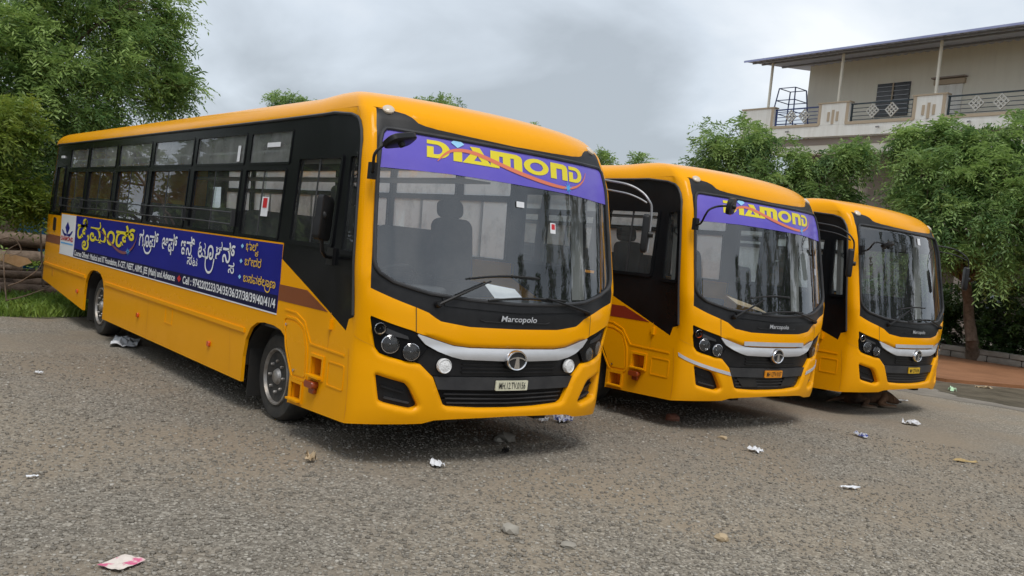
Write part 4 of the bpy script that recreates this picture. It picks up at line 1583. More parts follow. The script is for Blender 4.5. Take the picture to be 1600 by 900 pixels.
# low stone kerb wall in front of the hedge: individual blocks
kw = link('kerb_wall', None, None, (20.25, 0, .07))
tag(kw, 'low weathered stone kerb wall running along the foot of the hedge', 'wall')
y = -4.0
k = 0
while y < 17:
    w = random.uniform(.75, 1.05)
    for lay, (h0, h1, dx) in enumerate(((0, .16, 0), (.165, .30, -.02))):
        b = MB().rbox((dx - (y - 5) * .22 * -1 * 0 + 0, y + w / 2 + (.3 if lay else 0), (h0 + h1) / 2), (.34 + random.uniform(-.02, .02), w - .02, h1 - h0), .02, Matrix.Rotation(random.uniform(-.012, .012), 3, 'Z'))
        link('block', b.mesh('block', M['stone'], 30), kw)
    y += w
    k += 1


# ------------------------------------------------------------------ loose gravel
def stones(n, area, smin, smax, seed):
    r = np.random.default_rng(seed)
    x, y = area(r, n)
    s = r.uniform(smin, smax, n) * r.choice([.7, 1, 1, 1.5], n)
    base = np.array([[sx, sy, sz] for sx in (-1, 1) for sy in (-1, 1) for sz in (-1, 1)], float)
    V = base[None] * r.uniform(.55, 1.05, (n, 8, 3))
    V[:, :, 2] *= .62
    V *= s[:, None, None] * .5
    a = r.uniform(0, 2 * PI, n)
    c, si = np.cos(a)[:, None], np.sin(a)[:, None]
    X = V[:, :, 0] * c - V[:, :, 1] * si + x[:, None]
    Y = V[:, :, 0] * si + V[:, :, 1] * c + y[:, None]
    Z = V[:, :, 2] + s[:, None] * .16
    P = np.stack([X, Y, Z], -1).reshape(-1, 3)
    f = np.array([(0, 1, 3, 2), (4, 6, 7, 5), (0, 4, 5, 1), (2, 3, 7, 6), (0, 2, 6, 4), (1, 5, 7, 3)])
    F = (f[None] + 8 * np.arange(n)[:, None, None]).reshape(-1, 4)
    tone = np.repeat(r.uniform(0, 1, n) ** 1.6, 8)
    return P, F, tone


def area_near(r, n):
    d = 2.9 + 8.5 * r.uniform(0, 1, n) ** 1.25
    a = np.radians(r.uniform(4, 74, n))
    return CAM_POS[0] + d * np.sin(a), CAM_POS[1] + d * np.cos(a)


def stone_mat():
    m, nt, b = node_mat('loose_stone')
    b.inputs['Roughness'].default_value = .9
    a = nt.nodes.new('ShaderNodeAttribute')
    a.attribute_name = 'tone'
    nt.links.new(ramp(nt, a.outputs['Fac'], [(0, (.160, .143, .118)), (.5, (.265, .241, .203)), (.85, (.34, .315, .27)), (1, (.44, .41, .36))]), b.inputs['Base Color'])
    return m


M['pebble'] = stone_mat()
P_, F_, T_ = stones(60000, area_near, .007, .018, 3)
tag(link('gravel', np_mesh('gravel', P_, F_, M['pebble'], T_)), 'loose grey gravel strewn over the yard', 'gravel', None, 'stuff')


def rock(px, py, size, label, m='pebble', tone=.4, group=None, squash=.6):
    p = on_ground(px, py)
    bm = bmesh.new()
    bmesh.ops.create_icosphere(bm, subdivisions=2, radius=1)
    rr = random.Random(int(px * 7 + py))
    off = Vector((rr.random() * 9, rr.random() * 9, rr.random() * 9))
    from mathutils import noise as mn
    for v in bm.verts:
        d = mn.noise(v.co * 1.3 + off) * .45 + mn.noise(v.co * 3 + off) * .15
        v.co *= 1 + d
        v.co.z *= squash
        v.co.x *= rr.uniform(.96, 1.04)
    for v in bm.verts:
        v.co *= size / 2
    me = bpy.data.meshes.new('rock')
    bm.to_mesh(me)
    bm.free()
    me.materials.append(M[m])
    a = me.attributes.new('tone', 'FLOAT', 'POINT')
    a.data.foreach_set('value', [tone] * len(me.vertices))
    finish(me, 28)
    o = link('stone', me, None, (p[0], p[1], size * squash * .32), (0, 0, rr.random() * 6))
    return tag(o, label, 'stone', group)


M['brick_red'] = mat('brick_lump', (.22, .09, .06), .9, col2=(.3, .14, .09), scale=9, bump=.4)
rock(797, 832, .11, 'fist sized pale grey stone lying on open gravel between litter scraps', tone=.72)
rock(888, 855, .10, 'flat grey stone lying beside a bare patch of soil in the gravel', tone=.62, squash=.35)
rock(1128, 845, .085, 'small round brownish stone lying alone on the open gravel', 'card', squash=.7)
rock(792, 688, .16, 'large grey rock in the shade just ahead of the bumper with the cream plate', tone=.35)
rock(778, 690, .08, 'small pale stone in the bus shade beside the large grey rock', tone=.8)
rock(1050, 657, .16, 'reddish brick lump in the shade under the bumper with reflective strips', 'brick_red')
rock(1130, 686, .10, 'brownish stone on gravel ahead of the bus with reflective strips', 'card', squash=.4)
rock(1180, 601 + 60, .07, 'small dark stone at the edge of the middle shadow', tone=.3)


# ------------------------------------------------------------------ litter
def scrap(px, py, w, d, m, label, seed, crumple=.03, cat='litter', z0=.012, rz=None):
    w, d, crumple = w * .85, d * .85, crumple * .7
    p = on_ground(px, py)
    r = random.Random(seed)
    n = 6
    vs, fs = [], []
    cr = [[r.uniform(0, 1) for _ in range(n + 1)] for _ in range(n + 1)]
    for i in range(n + 1):
        for j in range(n + 1):
            u, v = i / n - .5, j / n - .5
            vs.append((u * w + r.uniform(-1, 1) * crumple * .3, v * d + r.uniform(-1, 1) * crumple * .3, .004 + cr[i][j] ** 2 * crumple * 1.6))
    for i in range(n):
        for j in range(n):
            a = i * (n + 1) + j
            fs.append((a, a + n + 1, a + n + 2, a + 1))
    me = MB().quadmesh(vs, fs).mesh('paper_scrap', M[m], 0)
    o = link('paper_scrap', me, None, (p[0], p[1], z0), (0, 0, r.uniform(0, 6.28) if rz is None else rz))
    mod = o.modifiers.new('thickness', 'SOLIDIFY')
    mod.thickness = .0015
    return tag(o, label, cat)


M['foil'] = mat('blue_white_wrapper', (.62, .64, .70), .4, col2=(.05, .07, .30), scale=24, lo=.5, hi=.58)
M['pinkcard'] = mat('pink_card', (.70, .62, .56), .6, col2=(.62, .12, .24), scale=11, lo=.52, hi=.6)
M['dryleaf'] = mat('dry_leaf', (.34, .24, .10), .8, col2=(.45, .33, .15), scale=20)
M['greenbag'] = mat('pale_green_plastic', (.48, .68, .46), .35, col2=(.6, .78, .6), scale=9)
scrap(682, 729, .16, .10, 'paper', 'crumpled white paper on gravel ahead of the wheel of the banner bus', 1, .035)
scrap(190, 884, .21, .15, 'pinkcard', 'flat pink and white printed card lying on the gravel', 2, .006, rz=.55)
scrap(1180, 707, .17, .10, 'paper', 'crumpled white tissue on gravel ahead of the bus with reflective strips', 3, .04)
scrap(1423, 664, .22, .15, 'paper', 'crumpled white paper ball with blue print on gravel near the dog', 4, .06)
scrap(1345, 683, .22, .08, 'foil', 'torn blue and white wrapper on gravel ahead of the bus without banner', 5, .04)
scrap(1328, 765, .19, .05, 'paper', 'long flat strip of white paper on open gravel', 6, .02, rz=-.5)
scrap(1508, 723, .28, .07, 'dryleaf', 'large dry yellow leaf lying on the gravel', 7, .02, 'leaf', rz=-.7)
scrap(880, 660, .24, .14, 'foil', 'heap of blue and white wrappers under the corner of the banner bus', 8, .07)
scrap(848, 660, .10, .07, 'paper', 'white scrap of paper beneath the bumper with the cream plate', 9, .05)
scrap(195, 537, .95, .36, 'paper', 'pale plastic sheet lying under the banner bus by its rear wheel', 10, .05)
scrap(1408, 627, .26, .05, 'paper', 'white stick of paper on gravel right of the lying dog', 12, .015, rz=-.6)
scrap(1487, 612, .18, .12, 'greenbag', 'pale green plastic bag in the muddy gutter', 13, .08)
scrap(1537, 607, .40, .10, 'card', 'brown cardboard strip at the edge of the muddy gutter', 14, .04, rz=-.4)
scrap(60, 585, .09, .05, 'paper', 'tiny white scrap on gravel beside the rear overhang', 15, .02)
scrap(790, 707, .20, .06, 'ink', 'black plastic scrap in the shade ahead of the banner bus', 16, .03)
scrap(50, 748, .08, .03, 'paper', 'small white sliver on the open gravel left of the front wheel', 17, .008)
scrap(485, 722, .10, .08, 'card', 'upright brown cardboard scrap ahead of the front wheel', 18, .07)


# ------------------------------------------------------------------ vegetation
def sprays(pts, dirs, r, L=9, ll=.10, lw=.034, spray=.34, droop=.35, tone=None):
    """feathery compound leaves: a stem with leaflets on both sides"""
    n = len(pts)
    d = dirs / np.linalg.norm(dirs, axis=1, keepdims=True)
    up = np.array([0, 0, 1.0])
    rnd = r.normal(size=(n, 3))
    e = np.cross(d, up + .4 * rnd)
    e /= np.linalg.norm(e, axis=1, keepdims=True) + 1e-9
    nrm = np.cross(e, d)
    k = np.arange(L)
    t = (k + .6) / L
    sg = np.where(k % 2 == 0, 1.0, -1.0)
    sp = spray * r.uniform(.6, 1.25, n)
    base = pts[:, None] + d[:, None] * (sp[:, None] * t[None])[..., None]
    base[..., 2] -= droop * sp[:, None] * t[None] ** 2
    ld = d[:, None] * .55 + e[:, None] * sg[None, :, None] * .9 + r.normal(size=(n, L, 3)) * .22
    ld[..., 2] -= droop * .8
    ld /= np.linalg.norm(ld, axis=2, keepdims=True)
    ln = nrm[:, None] + r.normal(size=(n, L, 3)) * .35
    wv = np.cross(ld, ln)
    wv /= np.linalg.norm(wv, axis=2, keepdims=True) + 1e-9
    l = ll * r.uniform(.7, 1.2, (n, L, 1))
    w = lw * r.uniform(.7, 1.2, (n, L, 1))
    V = np.stack([base, base + ld * l * .45 + wv * w * .5, base + ld * l, base + ld * l * .45 - wv * w * .5], 2).reshape(-1, 3)
    F = np.arange(len(V)).reshape(-1, 4)
    if tone is None:
        tone = r.uniform(0, 1, n)
    T = np.repeat(np.clip(tone[:, None] + r.normal(size=(n, L)) * .10, 0, 1).ravel(), 4)
    return V, F, T


def blob_points(r, blobs, per):
    """leaf tufts spread through each clump; sprays radiate from every tuft"""
    P, D, T = [], [], []
    for (c, rad, dens) in blobs:
        nt = max(2, int(10.5 * dens * rad ** 2 + .6))
        u = r.normal(size=(nt, 3))
        u /= np.linalg.norm(u, axis=1, keepdims=True)
        rr = rad * r.uniform(.05, 1.0, nt) ** .45
        rr = rr * np.where(r.uniform(0, 1, nt) < .2, r.uniform(1.1, 1.4, nt), 1.0)
        tc = np.asarray(c) + u * rr[:, None] * np.array([1.12, 1.12, .85])
        n = max(4, int(per * .1))
        w = r.normal(size=(nt, n, 3))
        w /= np.linalg.norm(w, axis=2, keepdims=True)
        P.append((tc[:, None] + w * r.uniform(.0, .16, (nt, n, 1))).reshape(-1, 3))
        D.append((w + u[:, None] * .55 + np.array([0, 0, .1])).reshape(-1, 3))
        tone = .12 + r.uniform(0, .75, nt) ** 1.1 + .18 * np.clip(u[:, 2], -.5, 1)  # random tone, plus light from above painted in as paler clump tops
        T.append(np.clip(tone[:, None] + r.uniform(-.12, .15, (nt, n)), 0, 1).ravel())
    return np.concatenate(P), np.concatenate(D), np.concatenate(T)


def satellites(r, mains, k, spread=1.0, size=(.35, .6)):
    """smaller leaf clumps round each main one, for a ragged outline"""
    out = []
    for (c, rad, dens) in mains:
        out.append((c, rad, dens))
        for _ in range(k):
            u = r.normal(size=3)
            u /= np.linalg.norm(u)
            u[2] *= .75
            out.append((np.asarray(c) + u * rad * r.uniform(.7, 1.0) * spread, rad * r.uniform(*size), dens * r.uniform(.7, 1.3)))
    return out


M['bark'] = mat('brown_bark', (.075, .052, .038), .95, col2=(.16, .115, .085), scale=9, bump=.8, bscale=30)
M['bark_pale'] = mat('pale_bark', (.10, .072, .052), .95, col2=(.21, .155, .115), scale=9, bump=.7, bscale=30)
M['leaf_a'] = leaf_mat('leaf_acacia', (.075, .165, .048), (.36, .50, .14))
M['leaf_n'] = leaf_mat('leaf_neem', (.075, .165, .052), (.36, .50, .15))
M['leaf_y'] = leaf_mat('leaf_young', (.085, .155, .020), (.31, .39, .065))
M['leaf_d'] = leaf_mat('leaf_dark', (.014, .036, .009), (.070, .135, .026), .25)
M['grass'] = leaf_mat('grass_blade', (.10, .20, .030), (.34, .46, .090))


def limb(mb, a, b, r0, r1, r, wob=.12, n=6):
    a, b = np.asarray(a, float), np.asarray(b, float)
    L = np.linalg.norm(b - a)
    j = r.normal(size=(n + 1, 3)) * wob * L * .25
    path = []
    for i in range(n + 1):
        t = i / n
        p = a + (b - a) * t + j[i] * math.sin(PI * t)
        p[2] += .10 * L * math.sin(PI * t) * .5
        path.append(Vector(p))
    mb.tube(path, [r0 + (r1 - r0) * (i / n) for i in range(n + 1)], 7, False)
    return path


def tree(name, base_, fork, blobs, m, label, seed, per=220, bark='bark', r0=.16, group=None, L=9, ll=.10, lw=.034, spray=.34, sat=5, trunks=None, cat='tree', droop=.35):
    r = np.random.default_rng(seed)
    base_ = np.asarray(base_, float)
    root = link(name, None, None, tuple(base_))
    root.empty_display_size = .3
    tag(root, label, cat, group)
    mb = MB()
    loc = lambda p: np.asarray(p, float) - base_
    forks = [np.asarray(f, float) for f in (fork if isinstance(fork, list) else [fork])]
    prev = loc(base_)
    rad = r0
    for i, f in enumerate(forks):
        nr = r0 * (1 - .28 * (i + 1) / len(forks))
        dd = loc(f) - prev
        limb(mb, prev - dd / max(np.linalg.norm(dd), .01) * .12, loc(f), rad * (1.25 if i == 0 else 1), nr, r, .05)
        prev, rad = loc(f), nr
    mb.lathe([(r0 * 2.1, -.12), (r0 * 1.75, .04), (r0 * 1.45, .14), (r0 * 1.22, .32), (r0 * 1.1, .45)], (0, 0, 0), loc(forks[0]) if np.linalg.norm(loc(forks[0])) > .1 else (0, 0, 1), 12, True)
    allb = satellites(r, blobs, sat)
    nodes = [loc(f) for f in forks]
    for (c, br, _) in blobs:
        a = min(nodes, key=lambda q: np.linalg.norm(q - loc(c)))
        path = limb(mb, a, loc(c), max(.03, rad * .55), .018, r, .16)
        for _k in range(5):
            s = path[random.Random(seed + _k).randint(3, 6)]
            u = r.normal(size=3)
            u /= np.linalg.norm(u)
            limb(mb, np.array(s), loc(c) + u * br * .95, .018, .005, r, .2, 4)
    link('trunk', mb.mesh('trunk', M[bark], 60), root)
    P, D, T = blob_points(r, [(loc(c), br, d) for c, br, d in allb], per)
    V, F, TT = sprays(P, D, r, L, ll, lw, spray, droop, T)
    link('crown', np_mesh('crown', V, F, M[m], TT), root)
    return root


def B(px, py, dist, r, dens=1.0):
    return (at(px, py, dist), r, dens)


# big feathery tree behind the banner bus
tree('feathery_tree', (-.6, 17.2, 0), [(-.7, 17.4, 2.6), (-.5, 17.3, 4.4)],
     [B(30, 30, 23, 1.2), B(110, 20, 24, 1.2), B(185, 30, 23, .95), B(225, 10, 24, .75), B(60, 110, 22, 1.1), B(140, 100, 23, 1.05), B(215, 95, 24, .75), B(262, 108, 24, .48),
      B(30, 180, 23, 1.0), B(110, 180, 23, 1.0), B(185, 150, 23, .8), B(245, 160, 24, .50), B(70, 245, 24, .9, .8), B(150, 215, 25, .8, .8), B(-40, 90, 22, 1.4), B(-50, 220, 23, 1.3), B(60, -60, 23, 1.5), B(180, -60, 24, 1.3), B(10, 300, 24, .8, .7), B(272, 135, 23.5, .30), B(240, 55, 24, .4)],
     'leaf_a', 'tall feathery green tree rising behind the rear of the banner bus', 21, 170, r0=.22, sat=5, L=12, spray=.52, ll=.15, lw=.040)
# nearer yellow-green branches at the left edge
tree('leafy_shrub', (-3.4, 9.6, 0), [(-3.2, 9.8, 1.3)],
     [B(5, 192, 16, .36), B(32, 212, 16.3, .24), B(-25, 185, 16, .5), B(4, 275, 16.2, .28), B(36, 298, 16.2, .26), B(46, 322, 16.5, .18), B(-30, 300, 16, .3)],
     'leaf_y', 'yellow green leafy shrub standing beside the log pile', 22, 160, r0=.06, sat=5, L=10, spray=.30, ll=.10, lw=.032, cat='shrub')
tree('understorey_tree', (-4.0, 20.5, 0), [(-3.8, 20.5, 1.6)],
     [((-3.6 + .9 * k + random.uniform(-.3, .3), 20.6 + random.uniform(-.5, .5), 2.2 + random.uniform(-.4, 1.0)), .95, 1.0) for k in range(8)],
     'leaf_d', 'dark dense undergrowth tree behind the blue sheet fence', 23, 150, r0=.12, ll=.14, lw=.06, spray=.4)
# distant trees whose tips show over the roofs
for i, (tips, lab) in enumerate((([(438, 158, .40), (455, 165, .38), (478, 160, .16)], 'distant thin tree with its tip over the rear half of the banner bus roof'),
                                 ([(668, 166, .26), (690, 168, .42), (708, 172, .42)], 'distant tree with wispy tips over the windscreen of the banner bus'),
                                 ([(836, 210, .22), (850, 218, .25)], 'distant slender tree just showing over the curved brow of the banner bus'),
                                 ([(930, 246, .35), (945, 256, .35), (1000, 258, .3)], 'distant tree filling the gap between the first two bus roofs'))):
    bl = [B(px, py, 35, r) for px, py, r in tips]
    c = bl[0][0]
    bl += [((c[0] + random.uniform(-.8, .8), c[1] + random.uniform(-.8, .8), c[2] - 1.2 - .5 * j), .8, .8) for j in range(4)]
    tree('distant_tree', (c[0] + .3, c[1] + .5, 0), [(c[0] + .2, c[1] + .2, c[2] - 3)], bl, 'leaf_n', lab, 30 + i, 150, r0=.14, ll=.13, lw=.045, sat=3, group='distant trees behind the buses')
# neem trees in front of the house
tree('neem_tree', (19.3, 12.6, 0), [(19.0, 12.4, 2.6), (18.9, 12.2, 3.8)],
     [B(1115, 225, 29, .55), B(1160, 216, 29, .54), B(1195, 230, 28.5, .55), B(1150, 260, 29, .75), B(1215, 270, 28.5, .85), B(1270, 255, 28.5, .62), B(1318, 240, 28.2, .46), B(1345, 240, 28, .26), B(1100, 265, 29.5, .5), B(1280, 295, 28.5, .75), B(1190, 310, 29, .8), B(1245, 320, 28.5, .8), B(1310, 322, 28.5, .45, .8)],
     'leaf_n', 'spreading neem tree with drooping leaves before the balcony, left one of two', 41, 180, 'bark_pale', .14, 'neem trees before the house', sat=5, L=12, ll=.15, lw=.042, spray=.50, droop=.6)
tb = on_ground(1523, 566)
tree('neem_tree', (tb[0], tb[1], .05), [tuple(at(1517, 525, 26.6)), tuple(at(1514, 500, 26.6)), tuple(at(1508, 440, 26.4))],
     [B(1432, 236, 26, .46), B(1478, 230, 26, .55), B(1532, 228, 26, .58), B(1588, 222, 26, .56), B(1440, 265, 25.5, .72), B(1500, 260, 25.5, .8), B(1570, 265, 25.8, .9), B(1428, 310, 25.5, .46), B(1455, 330, 25, .78), B(1520, 335, 25, .9), B(1590, 330, 25.5, .95), B(1392, 350, 26, .30), B(1490, 395, 25.2, .72), B(1560, 400, 25.5, .85), B(1440, 390, 25.5, .6), B(1640, 300, 26, 1.3), B(1640, 400, 26, 1.1), B(1425, 215, 26, .22), B(1475, 208, 26, .22)],
     'leaf_n', 'bushy neem tree with a forked brown trunk rooted in the red pavement', 42, 180, 'bark_pale', .17, 'neem trees before the house', sat=5, L=12, ll=.15, lw=.042, spray=.50, droop=.6)
# hedge
r_ = np.random.default_rng(5)
hb = []
for k in range(26):
    yy = -4 + .85 * k
    for xx in (20.9, 21.5):
        hb.append(((xx + r_.uniform(-.15, .15), yy + r_.uniform(-.2, .2), .75 + r_.uniform(-.1, .25)), .62, 2.4))
        hb.append(((xx + r_.uniform(-.2, .2), yy + r_.uniform(-.2, .2), 1.45 + r_.uniform(-.2, .3)), .55, 2.4))
hroot = link('hedge', None, None, (21.2, 5, 0))
tag(hroot, 'dark green clipped hedge growing behind the stone kerb wall', 'hedge')
P2, D2, T2 = blob_points(r_, [(np.array(c) - np.array((21.2, 5, 0)), rr, d) for c, rr, d in hb], 220)
V2, F2, TT2 = sprays(P2, D2, r_, 6, .11, .06, .20, .2, T2)
link('foliage', np_mesh('foliage', V2, F2, M['leaf_d'], TT2), hroot)
hs = MB()
for k in range(30):
    yy = -9 + .75 * k
    limb(hs, (0, yy, 0), (r_.uniform(-.2, .2), yy + r_.uniform(-.2, .2), 1.5), .03, .01, r_)
link('stems', hs.mesh('stems', M['bark'], 60), hroot)

# trees on the far side of the yard (the windscreens mirror them)
for i, (x, y, h, w) in enumerate(((17, -25, 7.5, 1.0), (20.5, -22.5, 10, 1.1), (23, -20.5, 8.5, 1.2), (25, -18.5, 12, 1.3), (27, -16, 10.5, 1.4), (28.5, -13.5, 12.5, 1.4), (30, -11, 11, 1.5), (31, -8, 12, 1.6), (33, -14, 13, 1.7), (12, -29, 6, .9))):
    r = np.random.default_rng(60 + i)
    bl = [((x + r.uniform(-.3, .3), y + r.uniform(-.3, .3), 1.2 + (h - 1.6) * k / 9), w * (1.15 - .75 * (k / 9) ** 1.3) * r.uniform(.8, 1.15), 1.0) for k in range(10)]
    tree('columnar_tree', (x, y, 0), [(x, y, 1.0), (x, y, h * .5), (x, y, h * .85)], bl, 'leaf_d', 'tall dark columnar tree across the yard, mirrored in the windscreens', 70 + i, 60, r0=.13, ll=.24, lw=.09, spray=.45, sat=3, group='trees across the yard')


# broad trees beside the yard (the side windows mirror them)
for i, (x, y, h, lab) in enumerate(((-8.5, 17.5, 7.0, 'broad tree beyond the log pile, mirrored in the rear side windows'), (-13, 13, 7.5, 'broad tree at the edge of the yard, mirrored in the side windows'), (-15, 6, 6.5, 'low broad tree at the open side of the yard'))):
    r = np.random.default_rng(160 + i)
    bl = [((x + r.uniform(-2.2, 2.2), y + r.uniform(-2.2, 2.2), h * r.uniform(.22, .95)), r.uniform(1.0, 1.5), 1.0) for k in range(16)]
    tree('broad_tree', (x, y, 0), [(x, y, 2.0), (x, y, h * .5)], bl, 'leaf_n', lab, 170 + i, 110, r0=.2, ll=.30, lw=.13, spray=.5, sat=4)


# ------------------------------------------------------------------ grass, logs and fence at the left
def inside(r, n, poly):
    xs, ys = [p[0] for p in poly], [p[1] for p in poly]
    out = []
    while len(out) < n:
        x, y = r.uniform(min(xs), max(xs)), r.uniform(min(ys), max(ys))
        if pip(x, y, poly):
            out.append((x, y))
    return np.array(out)


gp = [(-7.5, 9.3), (-3.4, 9.0), (-2.2, 8.95), (-1.5, 9.0), (-.8, 9.35), (.4, 9.6), (3.5, 9.9), (4, 24), (-8, 24)]
tag(sheet('grass_verge', gp, .006, mat('grass_soil', (.060, .070, .028), .95, col2=(.115, .095, .06), scale=1.6, bump=.5), jag=.15, sub=.3), kind='structure')
rg = np.random.default_rng(8)


def grass(n, poly, h0, h1, seed, w=.012):
    r = np.random.default_rng(seed)
    p = inside(r, n, poly)
    h = r.uniform(h0, h1, n)
    a = r.uniform(0, 2 * PI, n)
    lean = r.normal(size=(n, 2)) * .45
    wv = np.stack([np.cos(a), np.sin(a)], 1) * w
    z = np.zeros(n)
    b0 = np.column_stack([p - wv, z])
    b1 = np.column_stack([p + wv, z])
    mid = p + lean * h[:, None] * .4
    m0 = np.column_stack([mid + wv * .8, h * .62])
    tip = np.column_stack([p + lean * h[:, None], h])
    V = np.stack([b0, b1, m0, tip], 1).reshape(-1, 3)
    F = np.arange(4 * n).reshape(-1, 4)
    patch = .5 + .5 * np.sin(p[:, 0] * 2.1 + 1) * np.cos(p[:, 1] * 1.7)
    return V, F, np.repeat(np.clip(patch * .5 + r.uniform(0, .5, n), 0, 1), 4)


V, F, T = grass(16000, [(-3.6, 9.0), (-1.5, 9.0), (-.8, 9.35), (1.0, 9.7), (1.5, 13), (-3.8, 13)], .05, .20, 9)
tag(link('grass', np_mesh('grass', V, F, M['grass'], T)), 'short bright green grass along the edge of the gravel', 'grass', None, 'stuff')

M['cutwood'] = mat('cut_wood', (.48, .31, .16), .8, col2=(.58, .42, .25), scale=12)
M['sawn'] = mat('pale_bare_wood', (.36, .33, .29), .85, col2=(.5, .46, .4), scale=8)


def log(a, b, r0, r1, label, m='bark', bare=None, seed=0):
    a, b = Vector(a), Vector(b)
    d = b - a
    root = link('log', None, None, tuple(a))
    root.empty_display_size = .2
    tag(root, label, 'log', 'cut logs in the pile')
    rr = np.random.default_rng(seed)
    mb = MB()
    n = 9
    path, rad = [], []
    for i in range(n + 1):
        t = i / n
        o = Vector(rr.normal(size=3)) * .02
        path.append(d * t + o)
        rad.append((r0 + (r1 - r0) * t) * rr.uniform(.92, 1.08))
    mb.tube(path, rad, 12, True)
    link('bark', mb.mesh('bark', M[m], 45), root)
    dn = d.normalized()
    for p, r, s in ((path[0], rad[0], -1), (path[-1], rad[-1], 1)):
        link('cut_end', MB().lathe([(r * .90, 0), (r * .88, .012), (r * .4, .016), (0, .016)], p - dn * .002 * s, dn * s, 12).mesh('cut_end', M[bare or 'cutwood'], 30), root)
    return root


LG = [((-3.3, 11.6, .14), (-.1, 11.9, .15), .14, .12, 'long dark log lying lowest along the grass edge', 'bark'),
      ((-4.0, 11.3, .12), (-1.7, 11.1, .13), .12, .11, 'log with pale bare end at the foot of the pile', 'sawn'),
      ((-3.4, 12.3, .20), (-.2, 12.2, .22), .20, .17, 'thick brown log behind the lowest ones in the pile', 'bark'),
      ((-3.8, 12.4, .52), (-1.2, 12.3, .50), .17, .15, 'thick log on top with a split orange wood face', 'bark_pale'),
      ((-2.9, 13.0, .62), (.6, 12.9, .66), .15, .13, 'grey brown log laid across the top of the pile', 'bark_pale'),
      ((-3.6, 13.1, .26), (.2, 13.2, .24), .24, .2, 'thickest log at the back of the pile', 'bark'),
      ((-2.6, 13.6, .92), (1.0, 13.4, .95), .15, .12, 'upper log partly hidden behind the bus corner', 'bark_pale'),
      ((-3.9, 13.6, .68), (-.7, 13.7, .70), .2, .17, 'dark upper log near the blue fence', 'bark'),
      ((-2.0, 11.8, .40), (.3, 12.1, .44), .08, .05, 'thin branch log slanting over the lowest log', 'bark'),
      ((-3.2, 11.5, .34), (-1.4, 12.0, .48), .07, .05, 'thin crooked log resting on the dark logs', 'bark_pale')]
for i, (a, b, r0, r1, lab, m) in enumerate(LG):
    log(a, b, r0, r1, lab, m, 'cutwood' if i != 1 else 'sawn', 90 + i)
wedge = MB().prism([(-.22, -.03), (.06, -.09), (.24, .01), (.16, .07), (-.05, .09), (-.2, .07)], lambda u, w, t: Vector((u, t, w)), -.08, .08)
tag(link('split_log', wedge.mesh('split_log', M['cutwood'], 20), None, tuple(at(22, 407, 16.2)), (0, .1, .2)), 'split block of fresh orange wood lying on the log pile', 'log')
for i, pts in enumerate(([(10, 470, 15.5), (6, 420, 15.5), (8, 395, 15.6), (30, 380, 15.7)], [(12, 447, 15.6), (35, 438, 15.8), (60, 420, 16.2), (68, 402, 16.4)], [(8, 470, 15.6), (40, 462, 15.9), (78, 448, 16.2)], [(-10, 375, 15.5), (20, 372, 15.6), (33, 392, 15.6), (15, 400, 15.5)])):
    path = smooth_path([tuple(at(*p)) for p in pts], 5)
    n = len(path)
    tag(link('bare_branch', MB().tube(path, [.013 - .008 * k / n for k in range(n)], 6).mesh('bare_branch', M['bark_pale'], 60)),
        ['upright bare pale branch leaning over the log pile', 'bare branch reaching towards the bus corner', 'long bare stick lying across the lower logs', 'curled bare twig at the top of the log pile'][i], 'branch')
sr = np.random.default_rng(77)
for i in range(16):
    p0 = np.array([sr.uniform(-3.4, .2), sr.uniform(11.4, 12.6), sr.uniform(.15, .75)])
    d0 = sr.normal(size=3) * np.array([1, .5, .35])
    d0 /= np.linalg.norm(d0)
    L0 = sr.uniform(.7, 1.6)
    path = smooth_path([tuple(p0), tuple(p0 + d0 * L0 * .4 + sr.normal(size=3) * .06), tuple(p0 + d0 * L0 + sr.normal(size=3) * .1)], 4)
    path = [(x, y, max(z, .03)) for x, y, z in path]
    n = len(path)
    tag(link('broken_stick', MB().tube(path, [.022 - .012 * k / n for k in range(n)], 6).mesh('broken_stick', M['bark' if i % 2 else 'bark_pale'], 60)), 'thin broken stick tangled in the log pile', 'stick', 'broken sticks in the log pile')
# leafy weeds between the logs
wr = np.random.default_rng(14)
WB = [((-2.6 + .45 * k + wr.uniform(-.2, .2), 12.2 + wr.uniform(-.6, .9), .3 + wr.uniform(0, .3)), .28, 1.0) for k in range(10)]
P3, D3, T3 = blob_points(wr, [(np.array(c), r, d) for c, r, d in WB], 160)
V3, F3, TT3 = sprays(P3, D3, wr, 5, .10, .035, .22, .1, T3)
tag(link('weeds', np_mesh('weeds', V3, F3, M['grass'], TT3)), 'green weeds growing up through the log pile', 'weeds', None, 'stuff')

M['bluesheet'] = mat('blue_painted_sheet', (.035, .20, .42), .5, .1, col2=(.06, .27, .50), scale=2, bump=.05)
fr = link('sheet_fence', None, None, (-4.5, 18.6, 0))
tag(fr, 'blue corrugated metal sheet fence behind the log pile', 'fence')
for k in range(8):
    mb = MB()
    vs, fs = [], []
    n = 20
    for i in range(n + 1):
        x = 1.0 * i / n
        yy = .022 * math.sin(2 * PI * x * 6)
        for z in (0.05, 1.95 + .03 * math.sin(k * 3)):
            vs.append((x, yy, z))
    fs = [(2 * i, 2 * i + 2, 2 * i + 3, 2 * i + 1) for i in range(n)]
    o = link('sheet', mb.quadmesh(vs, fs).mesh('sheet', M['bluesheet'], 60), fr, (k * .97, .01 * (k % 2), 0))
    o.modifiers.new('thickness', 'SOLIDIFY').thickness = .003
for k in range(5):
    link('post', MB().box((0, .05, 1.0), (.06, .06, 2.0)).mesh('post', M['steel'], 0), fr, (k * 1.94, 0, 0))

# ------------------------------------------------------------------ the house


